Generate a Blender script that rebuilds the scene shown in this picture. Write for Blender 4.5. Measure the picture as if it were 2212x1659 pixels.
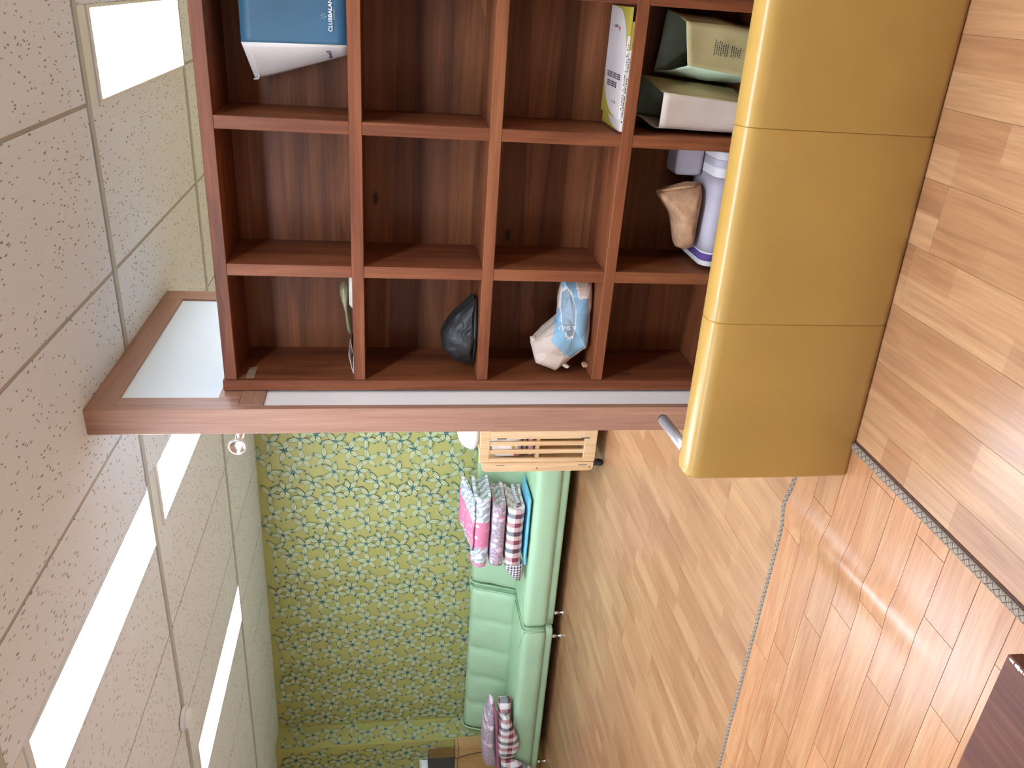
import bpy, bmesh, math, random
from mathutils import Vector, Matrix, noise
random.seed(7)
for o in list(bpy.data.objects): bpy.data.objects.remove(o)
scene = bpy.context.scene
COL = scene.collection
PI = math.pi

# ------------------------------------------------------------------ camera
F_PX = 1740.0
CAM_Z = 1.42
cam_d = bpy.data.cameras.new('camera'); cam = bpy.data.objects.new('camera', cam_d); COL.objects.link(cam)
cam_d.sensor_fit = 'HORIZONTAL'; cam_d.sensor_width = 36.0; cam_d.lens = 36.0 * F_PX / 2212.0
cam_d.clip_start = 0.02; cam_d.clip_end = 60
AX = Vector((0.895089, 0.067877, -0.440691))      # world axes seen in the (right, down, forward) frame of the upright view
AY = Vector((0.445888, -0.136258, 0.884657))
AZ = Vector((0.0, -0.988345, -0.152228))
right = Vector((AX[0], AY[0], AZ[0])); down = Vector((AX[1], AY[1], AZ[1])); fwd = Vector((AX[2], AY[2], AZ[2]))
# the phone was held sideways: the image's right is the room's down
cam.matrix_world = Matrix(((down.x, right.x, -fwd.x, 0), (down.y, right.y, -fwd.y, 0), (down.z, right.z, -fwd.z, CAM_Z), (0, 0, 0, 1)))
scene.camera = cam

# ------------------------------------------------------------------ world, exposure
w = bpy.data.worlds.new('world'); scene.world = w; w.use_nodes = True
w.node_tree.nodes['Background'].inputs[0].default_value = (0.76, 0.92, 1.1, 1)
w.node_tree.nodes['Background'].inputs[1].default_value = 1.7
vs = scene.view_settings
vs.view_transform = 'Standard'; vs.look = 'None'; vs.gamma = 1; vs.use_curve_mapping = False
vs.exposure = 0.5
LED_POWER = 25.0
LED_COLOR = (0.77, 0.93, 1.13)

# ------------------------------------------------------------------ helpers: colour, materials
def lin(c):
    return tuple(((v / 255) / 12.92 if v / 255 <= 0.04045 else (((v / 255) + 0.055) / 1.055) ** 2.4) for v in c[:3]) + (1,)
MATS = {}
class N:
    """small node-graph helper"""
    def __init__(s, name, rough=0.6, spec=0.5, metal=0.0):
        s.m = bpy.data.materials.new(name); s.m.use_nodes = True; s.t = s.m.node_tree
        s.b = s.t.nodes['Principled BSDF']; s.b.inputs['Roughness'].default_value = rough
        s.b.inputs['Specular IOR Level'].default_value = spec; s.b.inputs['Metallic'].default_value = metal
        MATS[name] = s.m
    def n(s, typ, **kw):
        nd = s.t.nodes.new(typ)
        for k, v in kw.items():
            if k in nd.inputs.keys(): nd.inputs[k].default_value = v
            else: setattr(nd, k, v)
        return nd
    def l(s, a, b): s.t.links.new(a, b)
    def math(s, op, a, b=None, c=None):
        nd = s.n('ShaderNodeMath', operation=op)
        for i, v in enumerate((a, b, c)):
            if v is None: continue
            if hasattr(v, 'links'): s.l(v, nd.inputs[i])
            else: nd.inputs[i].default_value = v
        return nd.outputs[0]
    def coord(s, kind='Object', scale=(1, 1, 1), loc=None, rand=0.0, rot=(0, 0, 0)):
        tc = s.n('ShaderNodeTexCoord'); out = tc.outputs[kind]
        if rand:
            oi = s.n('ShaderNodeObjectInfo'); mu = s.math('MULTIPLY', oi.outputs['Random'], rand)
            va = s.n('ShaderNodeVectorMath', operation='ADD'); s.l(out, va.inputs[0]); s.l(mu, va.inputs[1]); out = va.outputs[0]
        mp = s.n('ShaderNodeMapping'); mp.inputs['Scale'].default_value = scale; mp.inputs['Rotation'].default_value = rot
        if loc: mp.inputs['Location'].default_value = loc
        s.l(out, mp.inputs[0]); return mp.outputs[0]
    def noise(s, vec, scale=5, detail=4, rough=0.5, dist=0.0):
        nd = s.n('ShaderNodeTexNoise', Scale=scale, Detail=detail, Roughness=rough, Distortion=dist); s.l(vec, nd.inputs['Vector']); return nd.outputs[0]
    def ramp(s, fac, stops, interp='LINEAR'):
        r = s.n('ShaderNodeValToRGB'); r.color_ramp.interpolation = interp
        els = r.color_ramp.elements
        while len(els) < len(stops): els.new(0.5)
        for e, (p, c) in zip(els, stops): e.position = p; e.color = c if len(c) == 4 else lin(c)
        s.l(fac, r.inputs[0]); return r.outputs[0]
    def mix(s, fac, a, b, mode='MIX'):
        nd = s.n('ShaderNodeMix', data_type='RGBA', blend_type=mode)
        for i, v in ((0, fac), (6, a), (7, b)):
            if hasattr(v, 'links'): s.l(v, nd.inputs[i])
            elif i == 0: nd.inputs[0].default_value = v
            else: nd.inputs[i].default_value = v if len(v) == 4 else lin(v)
        return nd.outputs[2]
    def bump(s, h, strength=0.3, dist=0.002):
        b = s.n('ShaderNodeBump', Strength=strength, Distance=dist); s.l(h, b.inputs['Height']); s.l(b.outputs[0], s.b.inputs['Normal'])
    def col(s, c):
        if hasattr(c, 'links'): s.l(c, s.b.inputs['Base Color'])
        else: s.b.inputs['Base Color'].default_value = c if len(c) == 4 else lin(c)
        return s.m
def plain(name, c, rough=0.6, spec=0.5, metal=0.0, vary=0.06, scale=6, bump=0.0, bscale=120):
    g = N(name, rough, spec, metal); v = g.coord('Object', (1, 1, 1), rand=5)
    f = g.noise(v, scale, 4); lo = tuple(max(0, x * (1 - vary)) for x in c); hi = tuple(min(255, x * (1 + vary)) for x in c)
    g.col(g.ramp(f, [(0.3, lo), (0.7, hi)]))
    if bump: g.bump(g.noise(v, bscale, 3), bump, 0.001)
    return g.m
def wood(name, dark, mid, light, axis='x', stretch=0.6, fine=9.0, rough=0.45, knots=0.0, bands=0.0, rand=9.0, spec=0.5, val=0.0):
    g = N(name, rough, spec)
    sc = {'x': (stretch, fine, fine), 'y': (fine, stretch, fine), 'z': (fine, fine, stretch)}[axis]
    v = g.coord('Object', sc, rand=rand)
    f = g.noise(v, 1.6, 6, 0.6, 0.9)
    c = g.ramp(f, [(0.28, dark), (0.5, mid), (0.75, light)])
    v2 = g.coord('Object', tuple(x * 9 if x == fine else x * 3 for x in sc), rand=rand)
    f2 = g.noise(v2, 1.5, 3, 0.6)
    c = g.mix(0.22, c, g.ramp(f2, [(0.35, (70, 45, 30)), (0.62, (255, 250, 245))]), 'MULTIPLY')
    if bands:
        sb = {'x': (0.35, 7, 7), 'y': (7, 0.35, 7), 'z': (7, 7, 0.35)}[axis]
        vb = g.coord('Object', sb, rand=rand)
        vo = g.n('ShaderNodeTexVoronoi', feature='F1', Scale=1.3, Randomness=0.6); g.l(vb, vo.inputs['Vector'])
        sx = g.n('ShaderNodeSeparateColor'); g.l(vo.outputs['Color'], sx.inputs[0])
        c = g.mix(bands, c, g.ramp(sx.outputs[0], [(0.0, (120, 105, 95)), (1.0, (255, 255, 255))]), 'MULTIPLY')
    if knots:
        sk = {'x': (2.2, 5, 5), 'y': (5, 2.2, 5), 'z': (5, 5, 2.2)}[axis]
        vk = g.coord('Object', sk, rand=rand)
        vo = g.n('ShaderNodeTexVoronoi', feature='F1', Scale=1.0); g.l(vk, vo.inputs['Vector'])
        c = g.mix(knots, c, g.ramp(vo.outputs['Distance'], [(0.03, (60, 32, 22)), (0.075, (255, 255, 255))]), 'MULTIPLY')
    if val:
        oi = g.n('ShaderNodeObjectInfo'); hs = g.n('ShaderNodeHueSaturation')
        g.l(g.math('MULTIPLY_ADD', oi.outputs['Random'], val, 1 - val / 2), hs.inputs['Value']); g.l(c, hs.inputs['Color']); c = hs.outputs[0]
    g.col(c); g.bump(f2, 0.08, 0.001)
    return g.m

# ------------------------------------------------------------------ helpers: objects
def setp(o, label=None, cat=None, group=None, kind=None):
    for k, v in (('label', label), ('category', cat), ('group', group), ('kind', kind)):
        if v: o[k] = v
    return o
def thing(name, label, cat, loc=(0, 0, 0), rz=0.0, group=None, kind=None):
    o = bpy.data.objects.new(name, None); COL.objects.link(o); o.empty_display_size = 0.05
    o.location = loc; o.rotation_euler = (0, 0, rz); return setp(o, label, cat, group, kind)
def obj(name, bm, mat, parent=None, smooth=False, local=False, kind=None):
    """bm holds world coordinates; they are shifted to the root's frame unless local"""
    if parent is not None and not local:
        r = parent
        off = Vector((0, 0, 0))
        while r is not None: off += r.location; r = r.parent
        bmesh.ops.translate(bm, verts=bm.verts, vec=-off)
    bmesh.ops.recalc_face_normals(bm, faces=bm.faces)
    me = bpy.data.meshes.new(name); bm.to_mesh(me); bm.free()
    mats = mat if isinstance(mat, (list, tuple)) else [mat]
    for m in mats: me.materials.append(MATS[m] if isinstance(m, str) else m)
    if smooth: me.polygons.foreach_set('use_smooth', [True] * len(me.polygons))
    o = bpy.data.objects.new(name, me); COL.objects.link(o)
    if parent is not None: o.parent = parent
    if kind: o['kind'] = kind
    return o
def top(o, label, cat, group=None): return setp(o, label, cat, group)
def BM(): return bmesh.new()
def box(bm, x0, x1, y0, y1, z0, z1, bev=0.0, seg=1, mi=0):
    vs_ = [bm.verts.new((x, y, z)) for x in (x0, x1) for y in (y0, y1) for z in (z0, z1)]
    fs = [bm.faces.new([vs_[i] for i in q]) for q in ((0, 1, 3, 2), (4, 6, 7, 5), (0, 4, 5, 1), (2, 3, 7, 6), (0, 2, 6, 4), (1, 5, 7, 3))]
    for f in fs: f.material_index = mi
    if bev:
        es = {e for f in fs for e in f.edges}
        bmesh.ops.bevel(bm, geom=list(es), offset=bev, segments=seg, affect='EDGES', profile=0.5)
    return bm
def bx(*a, **k): return box(BM(), *a, **k)
def prism(bm, pts, y0, y1, plane='xz', mi=0):
    def P(a, b, c): return {'xz': (a, c, b), 'xy': (a, b, c), 'yz': (c, a, b)}[plane]
    A = [bm.verts.new(P(a, b, y0)) for a, b in pts]; B = [bm.verts.new(P(a, b, y1)) for a, b in pts]
    n = len(pts); fs = [bm.faces.new(A), bm.faces.new(B[::-1])]
    for i in range(n): fs.append(bm.faces.new((A[i], A[(i + 1) % n], B[(i + 1) % n], B[i])))
    for f in fs: f.material_index = mi
    return bm
def tube(bm, path, r, seg=10, cap=True, mi=0):
    path = [Vector(p) for p in path]; rs = r if isinstance(r, (list, tuple)) else [r] * len(path)
    rings = []; up = None
    for i, p in enumerate(path):
        d = (path[min(i + 1, len(path) - 1)] - path[max(i - 1, 0)]).normalized()
        if up is None: up = d.orthogonal().normalized()
        up = (up - d * up.dot(d)).normalized(); sd = d.cross(up)
        rings.append([bm.verts.new(p + (up * math.cos(2 * PI * k / seg) + sd * math.sin(2 * PI * k / seg)) * rs[i]) for k in range(seg)])
    for a, b in zip(rings, rings[1:]):
        for k in range(seg):
            f = bm.faces.new((a[k], a[(k + 1) % seg], b[(k + 1) % seg], b[k])); f.material_index = mi; f.smooth = True
    if cap:
        bm.faces.new(rings[0][::-1]).material_index = mi; bm.faces.new(rings[-1]).material_index = mi
    return bm
def lathe(bm, prof, c=(0, 0, 0), seg=24, axis='z', mi=0):
    rings = []
    for r, h in prof:
        ring = []
        for k in range(seg):
            a = 2 * PI * k / seg; p = (r * math.cos(a), r * math.sin(a), h)
            if axis == 'y': p = (p[0], p[2], p[1])
            if axis == 'x': p = (p[2], p[0], p[1])
            ring.append(bm.verts.new(Vector(p) + Vector(c)))
        rings.append(ring)
    for a, b in zip(rings, rings[1:]):
        for k in range(seg):
            f = bm.faces.new((a[k], a[(k + 1) % seg], b[(k + 1) % seg], b[k])); f.material_index = mi; f.smooth = True
    for ring in (rings[0], rings[-1]):
        if len(ring) >= 3: bm.faces.new(ring).material_index = mi
    return bm
def loft(bm, rings, closed=True, cap=True, uv=None):
    V = [[bm.verts.new(p) for p in r] for r in rings]; n = len(rings[0])
    lay = bm.loops.layers.uv.verify() if uv else None
    for i in range(len(V) - 1):
        for k in range(n if closed else n - 1):
            k2 = (k + 1) % n
            f = bm.faces.new((V[i][k], V[i][k2], V[i + 1][k2], V[i + 1][k])); f.smooth = True
            if uv:
                for lp, (a, b) in zip(f.loops, ((i, k), (i, k + 1), (i + 1, k + 1), (i + 1, k))): lp[lay].uv = uv(a, b)
    if cap:
        for r in (0, -1):
            f = bm.faces.new(V[r]); f.smooth = False
            if uv:
                for lp, k in zip(f.loops, range(n)): lp[lay].uv = uv(0 if r == 0 else len(V) - 1, k)
    return V
def rbox(x0, x1, y0, y1, z0, z1, r=0.02, nx=10, ny=6, nz=6, bulge=0.0, nz_amp=0.0, seed=0.0, nscale=6.0):
    """soft rounded box (cushion), subdivided, with a bulge on its big faces"""
    bm = BM(); c = Vector(((x0 + x1) / 2, (y0 + y1) / 2, (z0 + z1) / 2)); h = Vector(((x1 - x0) / 2, (y1 - y0) / 2, (z1 - z0) / 2))
    def face(ax, sg, na, nb):
        a, b = [i for i in range(3) if i != ax]; g = []
        for i in range(na + 1):
            row = []
            for j in range(nb + 1):
                p = [0, 0, 0]; p[ax] = sg; p[a] = math.sin((2 * i / na - 1) * PI / 2) * 0.5 + (2 * i / na - 1) * 0.5; p[b] = math.sin((2 * j / nb - 1) * PI / 2) * 0.5 + (2 * j / nb - 1) * 0.5
                q = Vector([p[k] * h[k] for k in range(3)])
                inn = Vector([max(-(h[k] - r), min(h[k] - r, q[k])) for k in range(3)]); d = q - inn
                if d.length > 1e-9: q = inn + d.normalized() * r
                for k in range(3):
                    o1, o2 = [m for m in range(3) if m != k]
                    if abs(p[k]) > 0.999: q[k] += (1 if p[k] > 0 else -1) * bulge * (1 - p[o1] ** 2) * (1 - p[o2] ** 2)
                if nz_amp: q += noise.noise_vector((q + c) * nscale + Vector((seed, seed, seed))) * nz_amp
                row.append(bm.verts.new(q + c))
            g.append(row)
        for i in range(na):
            for j in range(nb):
                bm.faces.new((g[i][j], g[i + 1][j], g[i + 1][j + 1], g[i][j + 1])).smooth = True
    for sg in (-1, 1): face(0, sg, ny, nz); face(1, sg, nx, nz); face(2, sg, nx, ny)
    bmesh.ops.remove_doubles(bm, verts=bm.verts, dist=1e-5)
    return bm
def inpoly(x, y, P):
    r = False; n = len(P)
    for i in range(n):
        (x1, y1), (x2, y2) = P[i], P[(i + 1) % n]
        if (y1 > y) != (y2 > y) and x < (x2 - x1) * (y - y1) / (y2 - y1) + x1: r = not r
    return r
def puffy(outline, y0, t_front, t_back, zones=(), M=48, R=9, crumple=0.0, cs=14.0, seed=0.0, lean=0.0, center=None, leanx=0.0):
    """a soft closed body whose silhouette (x, z) is the outline; zones = [(polygon, material index)]"""
    bm = BM(); n = len(outline); per = []
    L = [(Vector(outline[i]), Vector(outline[(i + 1) % n])) for i in range(n)]; tot = sum((b - a).length for a, b in L)
    for k in range(M):
        d = tot * k / M
        for a, b in L:
            s = (b - a).length
            if d <= s: per.append(a + (b - a) * (d / s)); break
            d -= s
    c = Vector(center) if center else sum(per, Vector((0, 0))) / M
    zmin = min(p[1] for p in outline)
    def mk(sgn, th):
        rings = []
        for i in range(R + 1):
            rr = i / R; ring = []
            for p in (per if i else [c]):
                q = c + (p - c) * rr; y = y0 + sgn * th * math.sqrt(max(0, 1 - rr ** 2.2)) + lean * (q[1] - zmin) + leanx * (q[0] - c[0])
                v = Vector((q[0], y, q[1]))
                if crumple:
                    cell = noise.cell_vector(v * cs + Vector((seed, 0, 0))); nv = noise.noise_vector(v * cs + Vector((seed, 3, 1)))
                    k = crumple * (1 if i < R else 0.25)
                    v += Vector((nv[0] * 0.35, -abs(nv[1]) + cell[1] * 0.15, nv[2] * 0.35)) * k
                ring.append(v)
            rings.append(ring)
        return rings
    f_, b_ = mk(-1, t_front), mk(1, t_back)
    b_[R] = f_[R]
    def build(rings, shared=None):
        V = [[bm.verts.new(p) for p in r] if not (shared and i == R) else shared for i, r in enumerate(rings)]
        for k in range(M): bm.faces.new((V[0][0], V[1][k], V[1][(k + 1) % M]))
        for i in range(1, R):
            for k in range(M): bm.faces.new((V[i][k], V[i + 1][k], V[i + 1][(k + 1) % M], V[i][(k + 1) % M]))
        return V[R]
    e = build(f_); build(b_, e)
    lay = bm.loops.layers.uv.verify()
    for f in bm.faces:
        f.smooth = crumple < 0.02; cc = f.calc_center_median()
        for poly, mi in zones:
            if cc.y < y0 + lean * 0.2 + 0.01 + leanx * (cc.x - c[0]) and inpoly(cc.x, cc.z, poly): f.material_index = mi
        for lp in f.loops: lp[lay].uv = (lp.vert.co.x, lp.vert.co.z)
    return bm
def ribbon(path, t, x0, x1, nx=14, wob=0.004, seed=0.0, ends=(0, 0)):
    """a folded cloth: a thick ribbon following path in (y, z), extruded along x; uv = (x, arc length)"""
    P = [Vector(p) for p in path]; fine = []
    for a, b in zip(P, P[1:]):
        k = max(1, int((b - a).length / 0.02))
        fine += [a + (b - a) * (i / k) for i in range(k)]
    fine.append(P[-1]); out = []; inn = []; s = [0.0]
    for i, p in enumerate(fine):
        d = (fine[min(i + 1, len(fine) - 1)] - fine[max(0, i - 1)]).normalized(); nrm = Vector((-d[1], d[0]))
        out.append(p + nrm * t / 2); inn.append(p - nrm * t / 2)
        if i: s.append(s[-1] + (p - fine[i - 1]).length)
    prof = out + inn[::-1]; arc = s + s[::-1]; rings = []
    for i in range(nx + 1):
        x = x0 + (x1 - x0) * i / nx; ring = []
        for p in prof:
            v = Vector((x, p[0], p[1])); v += noise.noise_vector(v * 9 + Vector((seed, 0, 0))) * wob
            ring.append(v)
        rings.append(ring)
    bm = BM(); n = len(prof)
    loft(bm, rings, uv=lambda i, k: (x0 + (x1 - x0) * i / nx, arc[k % n]))
    return bm
def arc2(cy, cz, r, a0, a1, n=7): return [(cy + r * math.cos(math.radians(a0 + (a1 - a0) * i / n)), cz + r * math.sin(math.radians(a0 + (a1 - a0) * i / n))) for i in range(n + 1)]
def text_mesh(body, size, M4, mat, parent, name='lettering', bold=0.0, align='LEFT'):
    cu = bpy.data.curves.new(name, 'FONT'); cu.body = body; cu.size = size; cu.extrude = 0.0002; cu.offset = bold; cu.align_x = align
    to = bpy.data.objects.new('tmp', cu); COL.objects.link(to)
    bpy.context.view_layer.update(); dg = bpy.context.evaluated_depsgraph_get()
    me = bpy.data.meshes.new_from_object(to.evaluated_get(dg)); bpy.data.objects.remove(to); bpy.data.curves.remove(cu)
    me.transform(M4); me.materials.clear(); me.materials.append(MATS[mat]); me.name = name
    o = bpy.data.objects.new(name, me); COL.objects.link(o); o.parent = parent
    return o
def copy_tree(o, parent=None):
    c = o.copy(); COL.objects.link(c); c.parent = parent
    for ch in [k for k in bpy.data.objects if k.parent == o]: copy_tree(ch, c)
    return c

# ------------------------------------------------------------------ materials
plain('paint_wall', (228, 223, 216), 0.8, vary=0.02)
plain('grid_metal', (190, 192, 190), 0.45, vary=0.02)
plain('grid_gap', (186, 184, 178), 0.8, vary=0.03)
plain('fixture_white', (235, 238, 240), 0.4, vary=0.01)
plain('white_panel', (244, 236, 230), 0.55, vary=0.025, scale=2)
plain('pale_board', (232, 236, 236), 0.5, vary=0.01, scale=2)
plain('rubber_black', (35, 36, 38), 0.6, vary=0.05)
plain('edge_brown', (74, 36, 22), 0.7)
plain('dark_shadow_gap', (60, 45, 36), 0.8)  # dark brown of the mat's plank joints and the cart's screws
wood('shelf_wood', (98, 52, 32), (134, 74, 44), (160, 97, 60), 'x', 0.7, 8, 0.45, knots=0.8, bands=0.45, spec=0.3)
wood('shelf_wood_upright', (98, 52, 32), (134, 74, 44), (160, 97, 60), 'z', 0.7, 8, 0.45, knots=0.8, bands=0.3, spec=0.3)
wood('shelf_back_wood', (100, 56, 32), (140, 82, 48), (164, 104, 64), 'x', 0.5, 9, 0.5, knots=0.8, bands=0.6, rand=0, spec=0.25)
wood('partition_wood', (162, 116, 94), (172, 126, 102), (182, 138, 114), 'z', 0.8, 14, 0.45)
wood('partition_wood_level', (162, 116, 94), (172, 126, 102), (182, 138, 114), 'y', 0.8, 14, 0.45)
wood('pine', (214, 168, 118), (228, 188, 140), (238, 204, 160), 'z', 1.0, 16, 0.45)
wood('cabinet_wood', (186, 142, 92), (196, 152, 102), (206, 164, 114), 'z', 0.6, 9, 0.5)
wood('table_wood', (70, 36, 24), (92, 50, 34), (112, 64, 44), 'y', 0.6, 12, 0.5, spec=0.25)
wood('mat_wood', (166, 108, 70), (180, 125, 84), (192, 142, 100), 'x', 1.2, 9, 0.26, val=0.16, rand=20)
g = N('laminate', 0.3, 0.65)                                   # two-strip laminate boards running along y
oi = g.n('ShaderNodeObjectInfo')
tc = g.n('ShaderNodeTexCoord'); sp = g.n('ShaderNodeSeparateXYZ'); g.l(tc.outputs['Object'], sp.inputs[0])
cb = g.n('ShaderNodeCombineXYZ'); g.l(g.math('MULTIPLY_ADD', oi.outputs['Random'], 63.0, sp.outputs[1]), cb.inputs[0]); g.l(g.math('ADD', sp.outputs[0], 0.088), cb.inputs[1])
br = g.n('ShaderNodeTexBrick', offset=0.37, squash=1.0); g.l(cb.outputs[0], br.inputs['Vector'])
for k, v in (('Scale', 1.0), ('Mortar Size', 0.0004), ('Mortar Smooth', 0.3), ('Brick Width', 0.40), ('Row Height', 0.088), ('Bias', 0.0)): br.inputs[k].default_value = v
br.inputs['Color1'].default_value = lin((164, 115, 78)); br.inputs['Color2'].default_value = lin((188, 142, 102)); br.inputs['Mortar'].default_value = lin((176, 138, 102))
v = g.coord('Object', (13, 0.9, 1), rand=40); f1 = g.noise(v, 1.5, 6, 0.6, 1.2)
c = g.mix(0.5, br.outputs['Color'], g.ramp(f1, [(0.3, (172, 140, 116)), (0.55, (240, 232, 222)), (0.8, (255, 255, 250))]), 'MULTIPLY')
f2 = g.noise(g.coord('Object', (120, 4, 1), rand=40), 1.2, 3)
g.col(g.mix(0.2, c, g.ramp(f2, [(0.35, (120, 95, 75)), (0.6, (255, 255, 255))]), 'MULTIPLY')); g.bump(f2, 0.05, 0.001)
g = N('ceiling_tile', 0.85, 0.2)                         # mineral-fibre tile with worm-like fissures
v = g.coord('Object', (1, 1, 1)); d = g.n('ShaderNodeTexNoise', Scale=9.0, Detail=2.0); g.l(v, d.inputs['Vector'])
mx = g.n('ShaderNodeMix', data_type='VECTOR'); mx.inputs[0].default_value = 0.05; g.l(v, mx.inputs[4]); g.l(d.outputs['Color'], mx.inputs[5])
mp = g.n('ShaderNodeMapping'); mp.inputs['Scale'].default_value = (86, 30, 1); mp.inputs['Rotation'].default_value = (0, 0, 0.5); g.l(mx.outputs[1], mp.inputs[0])
vo = g.n('ShaderNodeTexVoronoi', feature='F1', Scale=1.0, Randomness=1.0); g.l(mp.outputs[0], vo.inputs['Vector'])
sx = g.n('ShaderNodeSeparateColor'); g.l(vo.outputs['Color'], sx.inputs[0])
thr = g.math('MULTIPLY', g.math('GREATER_THAN', sx.outputs[0], 0.52), 0.24)
spk = g.math('LESS_THAN', vo.outputs['Distance'], thr)
fn = g.noise(v, 160, 2)
base = g.ramp(fn, [(0.3, (230, 240, 253)), (0.7, (241, 249, 255))])
g.col(g.mix(g.math('MULTIPLY', spk, 0.75), base, (128, 108, 96))); g.bump(g.math('SUBTRACT', fn, g.math('MULTIPLY', spk, 1.5)), 0.25, 0.002)
g = N('wallpaper_ground', 0.55)                          # olive ground with a fine dotted weave
v = g.coord('Object', (1, 1, 1)); vo = g.n('ShaderNodeTexVoronoi', feature='F1', Scale=110.0, Randomness=0.0); g.l(v, vo.inputs['Vector'])
dots = g.ramp(vo.outputs['Distance'], [(0.2, (194, 188, 116)), (0.34, (178, 172, 100))])
g.col(g.mix(0.35, dots, g.ramp(g.noise(v, 1.2, 3), [(0.35, (168, 166, 92)), (0.7, (186, 182, 112))])))
plain('print_cream', (212, 216, 166), 0.55, vary=0.02)
plain('print_line', (66, 98, 84), 0.55, vary=0.04)
plain('print_blue', (52, 126, 140), 0.55, vary=0.04)
plain('vinyl_yellow', (178, 136, 68), 0.32, vary=0.03, scale=3, bump=0.12, bscale=260)
plain('seam_dark', (120, 88, 44), 0.6)
plain('vinyl_green', (176, 206, 166), 0.34, vary=0.02, scale=3, bump=0.05, bscale=40)
plain('piping_green', (162, 198, 154), 0.38, vary=0.02)
plain('chrome', (222, 216, 212), 0.28, metal=1.0, vary=0.02)
plain('steel_tube', (196, 186, 182), 0.32, metal=0.55, vary=0.02)
plain('base_dark', (46, 44, 40), 0.8)
plain('paper_blue', (46, 84, 106), 0.5, vary=0.05, scale=5)
plain('paper_white', (226, 212, 202), 0.55, vary=0.02)
plain('paper_khaki', (170, 152, 104), 0.6, vary=0.05)
plain('paper_mint', (178, 190, 160), 0.6, vary=0.04)
plain('paper_pink', (208, 186, 168), 0.6, vary=0.04)
plain('paper_inside', (120, 130, 108), 0.7, vary=0.12, scale=9)
plain('ink_dark', (62, 52, 50), 0.7)
plain('ink_blue', (36, 48, 96), 0.7)
plain('ink_white', (226, 226, 222), 0.6)
plain('ink_red', (190, 44, 34), 0.6)
plain('book_cover', (206, 190, 182), 0.4, vary=0.02)
plain('book_olive', (170, 152, 60), 0.4, vary=0.04)
plain('book_pages', (224, 214, 206), 0.7, vary=0.03)
plain('towel_tan', (184, 138, 102), 0.95, vary=0.12, scale=30, bump=0.5, bscale=200)
plain('cloth_lilac', (170, 158, 164), 0.8, vary=0.05)
plain('cloth_white', (206, 196, 192), 0.8, vary=0.03)
plain('cloth_purple', (92, 62, 128), 0.8, vary=0.05)
plain('bag_black', (34, 31, 31), 0.5, vary=0.2, scale=12)
plain('bag_sky', (140, 178, 200), 0.55, vary=0.06, scale=8)
plain('bag_grey', (136, 150, 158), 0.55, vary=0.06, scale=8)
plain('bag_beige', (202, 178, 160), 0.6, vary=0.05, scale=8)
plain('bag_trim', (232, 218, 208), 0.6, vary=0.02)
plain('plastic_white', (246, 246, 244), 0.4, vary=0.01)
plain('box_grey', (70, 68, 74), 0.6, vary=0.04)
plain('sky_blue_cloth', (116, 190, 218), 0.75, vary=0.08, scale=10)
plain('brass_plate', (150, 130, 104), 0.4, vary=0.15, scale=40)
plain('silicone', (150, 140, 108), 0.25, vary=0.1)
plain('pack_white', (232, 222, 218), 0.35, vary=0.03)
plain('pack_pink', (224, 170, 176), 0.35, vary=0.1, scale=30)
plain('pack_grey', (170, 158, 160), 0.5, vary=0.25, scale=40)
g = N('window_glass'); tr = g.n('ShaderNodeBsdfTransparent'); gl = g.n('ShaderNodeBsdfGlossy', Roughness=0.02); ms = g.n('ShaderNodeMixShader'); ms.inputs[0].default_value = 0.06
g.l(tr.outputs[0], ms.inputs[1]); g.l(gl.outputs[0], ms.inputs[2]); g.l(ms.outputs[0], g.t.nodes['Material Output'].inputs[0])
g = N('smoke_vinyl', 0.25); g.b.inputs['Alpha'].default_value = 0.72; g.col((150, 142, 104))
g = N('led_diffuser', 0.5); g.col((255, 255, 255)); g.b.inputs['Emission Color'].default_value = LED_COLOR + (1,); g.b.inputs['Emission Strength'].default_value = LED_POWER
def uvnode(g):
    u = g.n('ShaderNodeUVMap'); s = g.n('ShaderNodeSeparateXYZ'); g.l(u.outputs[0], s.inputs[0]); return u.outputs[0], s.outputs[0], s.outputs[1]
def band(g, x, period, width, off=0.0):
    return g.math('LESS_THAN', g.math('MODULO', g.math('ADD', x, 200 * period + off), period), width)
g = N('plaid_cloth', 0.9)                                # big brushed plaid, white / dusty pink / maroon / slate
_, ux, uy = uvnode(g)
A = band(g, ux, 0.082, 0.040); A2 = band(g, ux, 0.164, 0.082, 0.02); B = band(g, uy, 0.11, 0.043, -0.016)
tint = g.mix(A2, (196, 150, 152), (134, 136, 140)); deep = g.mix(A2, (132, 66, 74), (104, 60, 70))
c = g.mix(A, (232, 228, 226), tint); c = g.mix(B, c, g.mix(A, (212, 176, 174), deep)); g.col(c)
g = N('gingham_cloth', 0.9)
_, ux, uy = uvnode(g); A = band(g, ux, 0.024, 0.012); B = band(g, uy, 0.024, 0.012)
g.col(g.mix(g.math('MULTIPLY', g.math('ADD', A, B), 0.5), (234, 226, 226), (66, 54, 62)))
g = N('pink_dot_cloth', 0.9)                             # mauve ground, pale and pink rosettes
uv, ux, uy = uvnode(g); vo = g.n('ShaderNodeTexVoronoi', feature='F1', Scale=17.0); g.l(uv, vo.inputs['Vector'])
sx = g.n('ShaderNodeSeparateColor'); g.l(vo.outputs['Color'], sx.inputs[0])
blob = g.math('LESS_THAN', vo.outputs['Distance'], g.math('MULTIPLY_ADD', sx.outputs[1], 0.34, 0.12))
bg = g.ramp(g.noise(uv, 60, 3), [(0.42, (164, 142, 152)), (0.58, (196, 176, 186))])
g.col(g.mix(blob, bg, g.ramp(sx.outputs[0], [(0.0, (238, 216, 226)), (0.5, (228, 196, 208)), (0.66, (220, 138, 166))], 'CONSTANT')))
g = N('star_cloth', 0.9)                                 # grey and white leaves with a pink block of stars
uv, ux, uy = uvnode(g)
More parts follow.
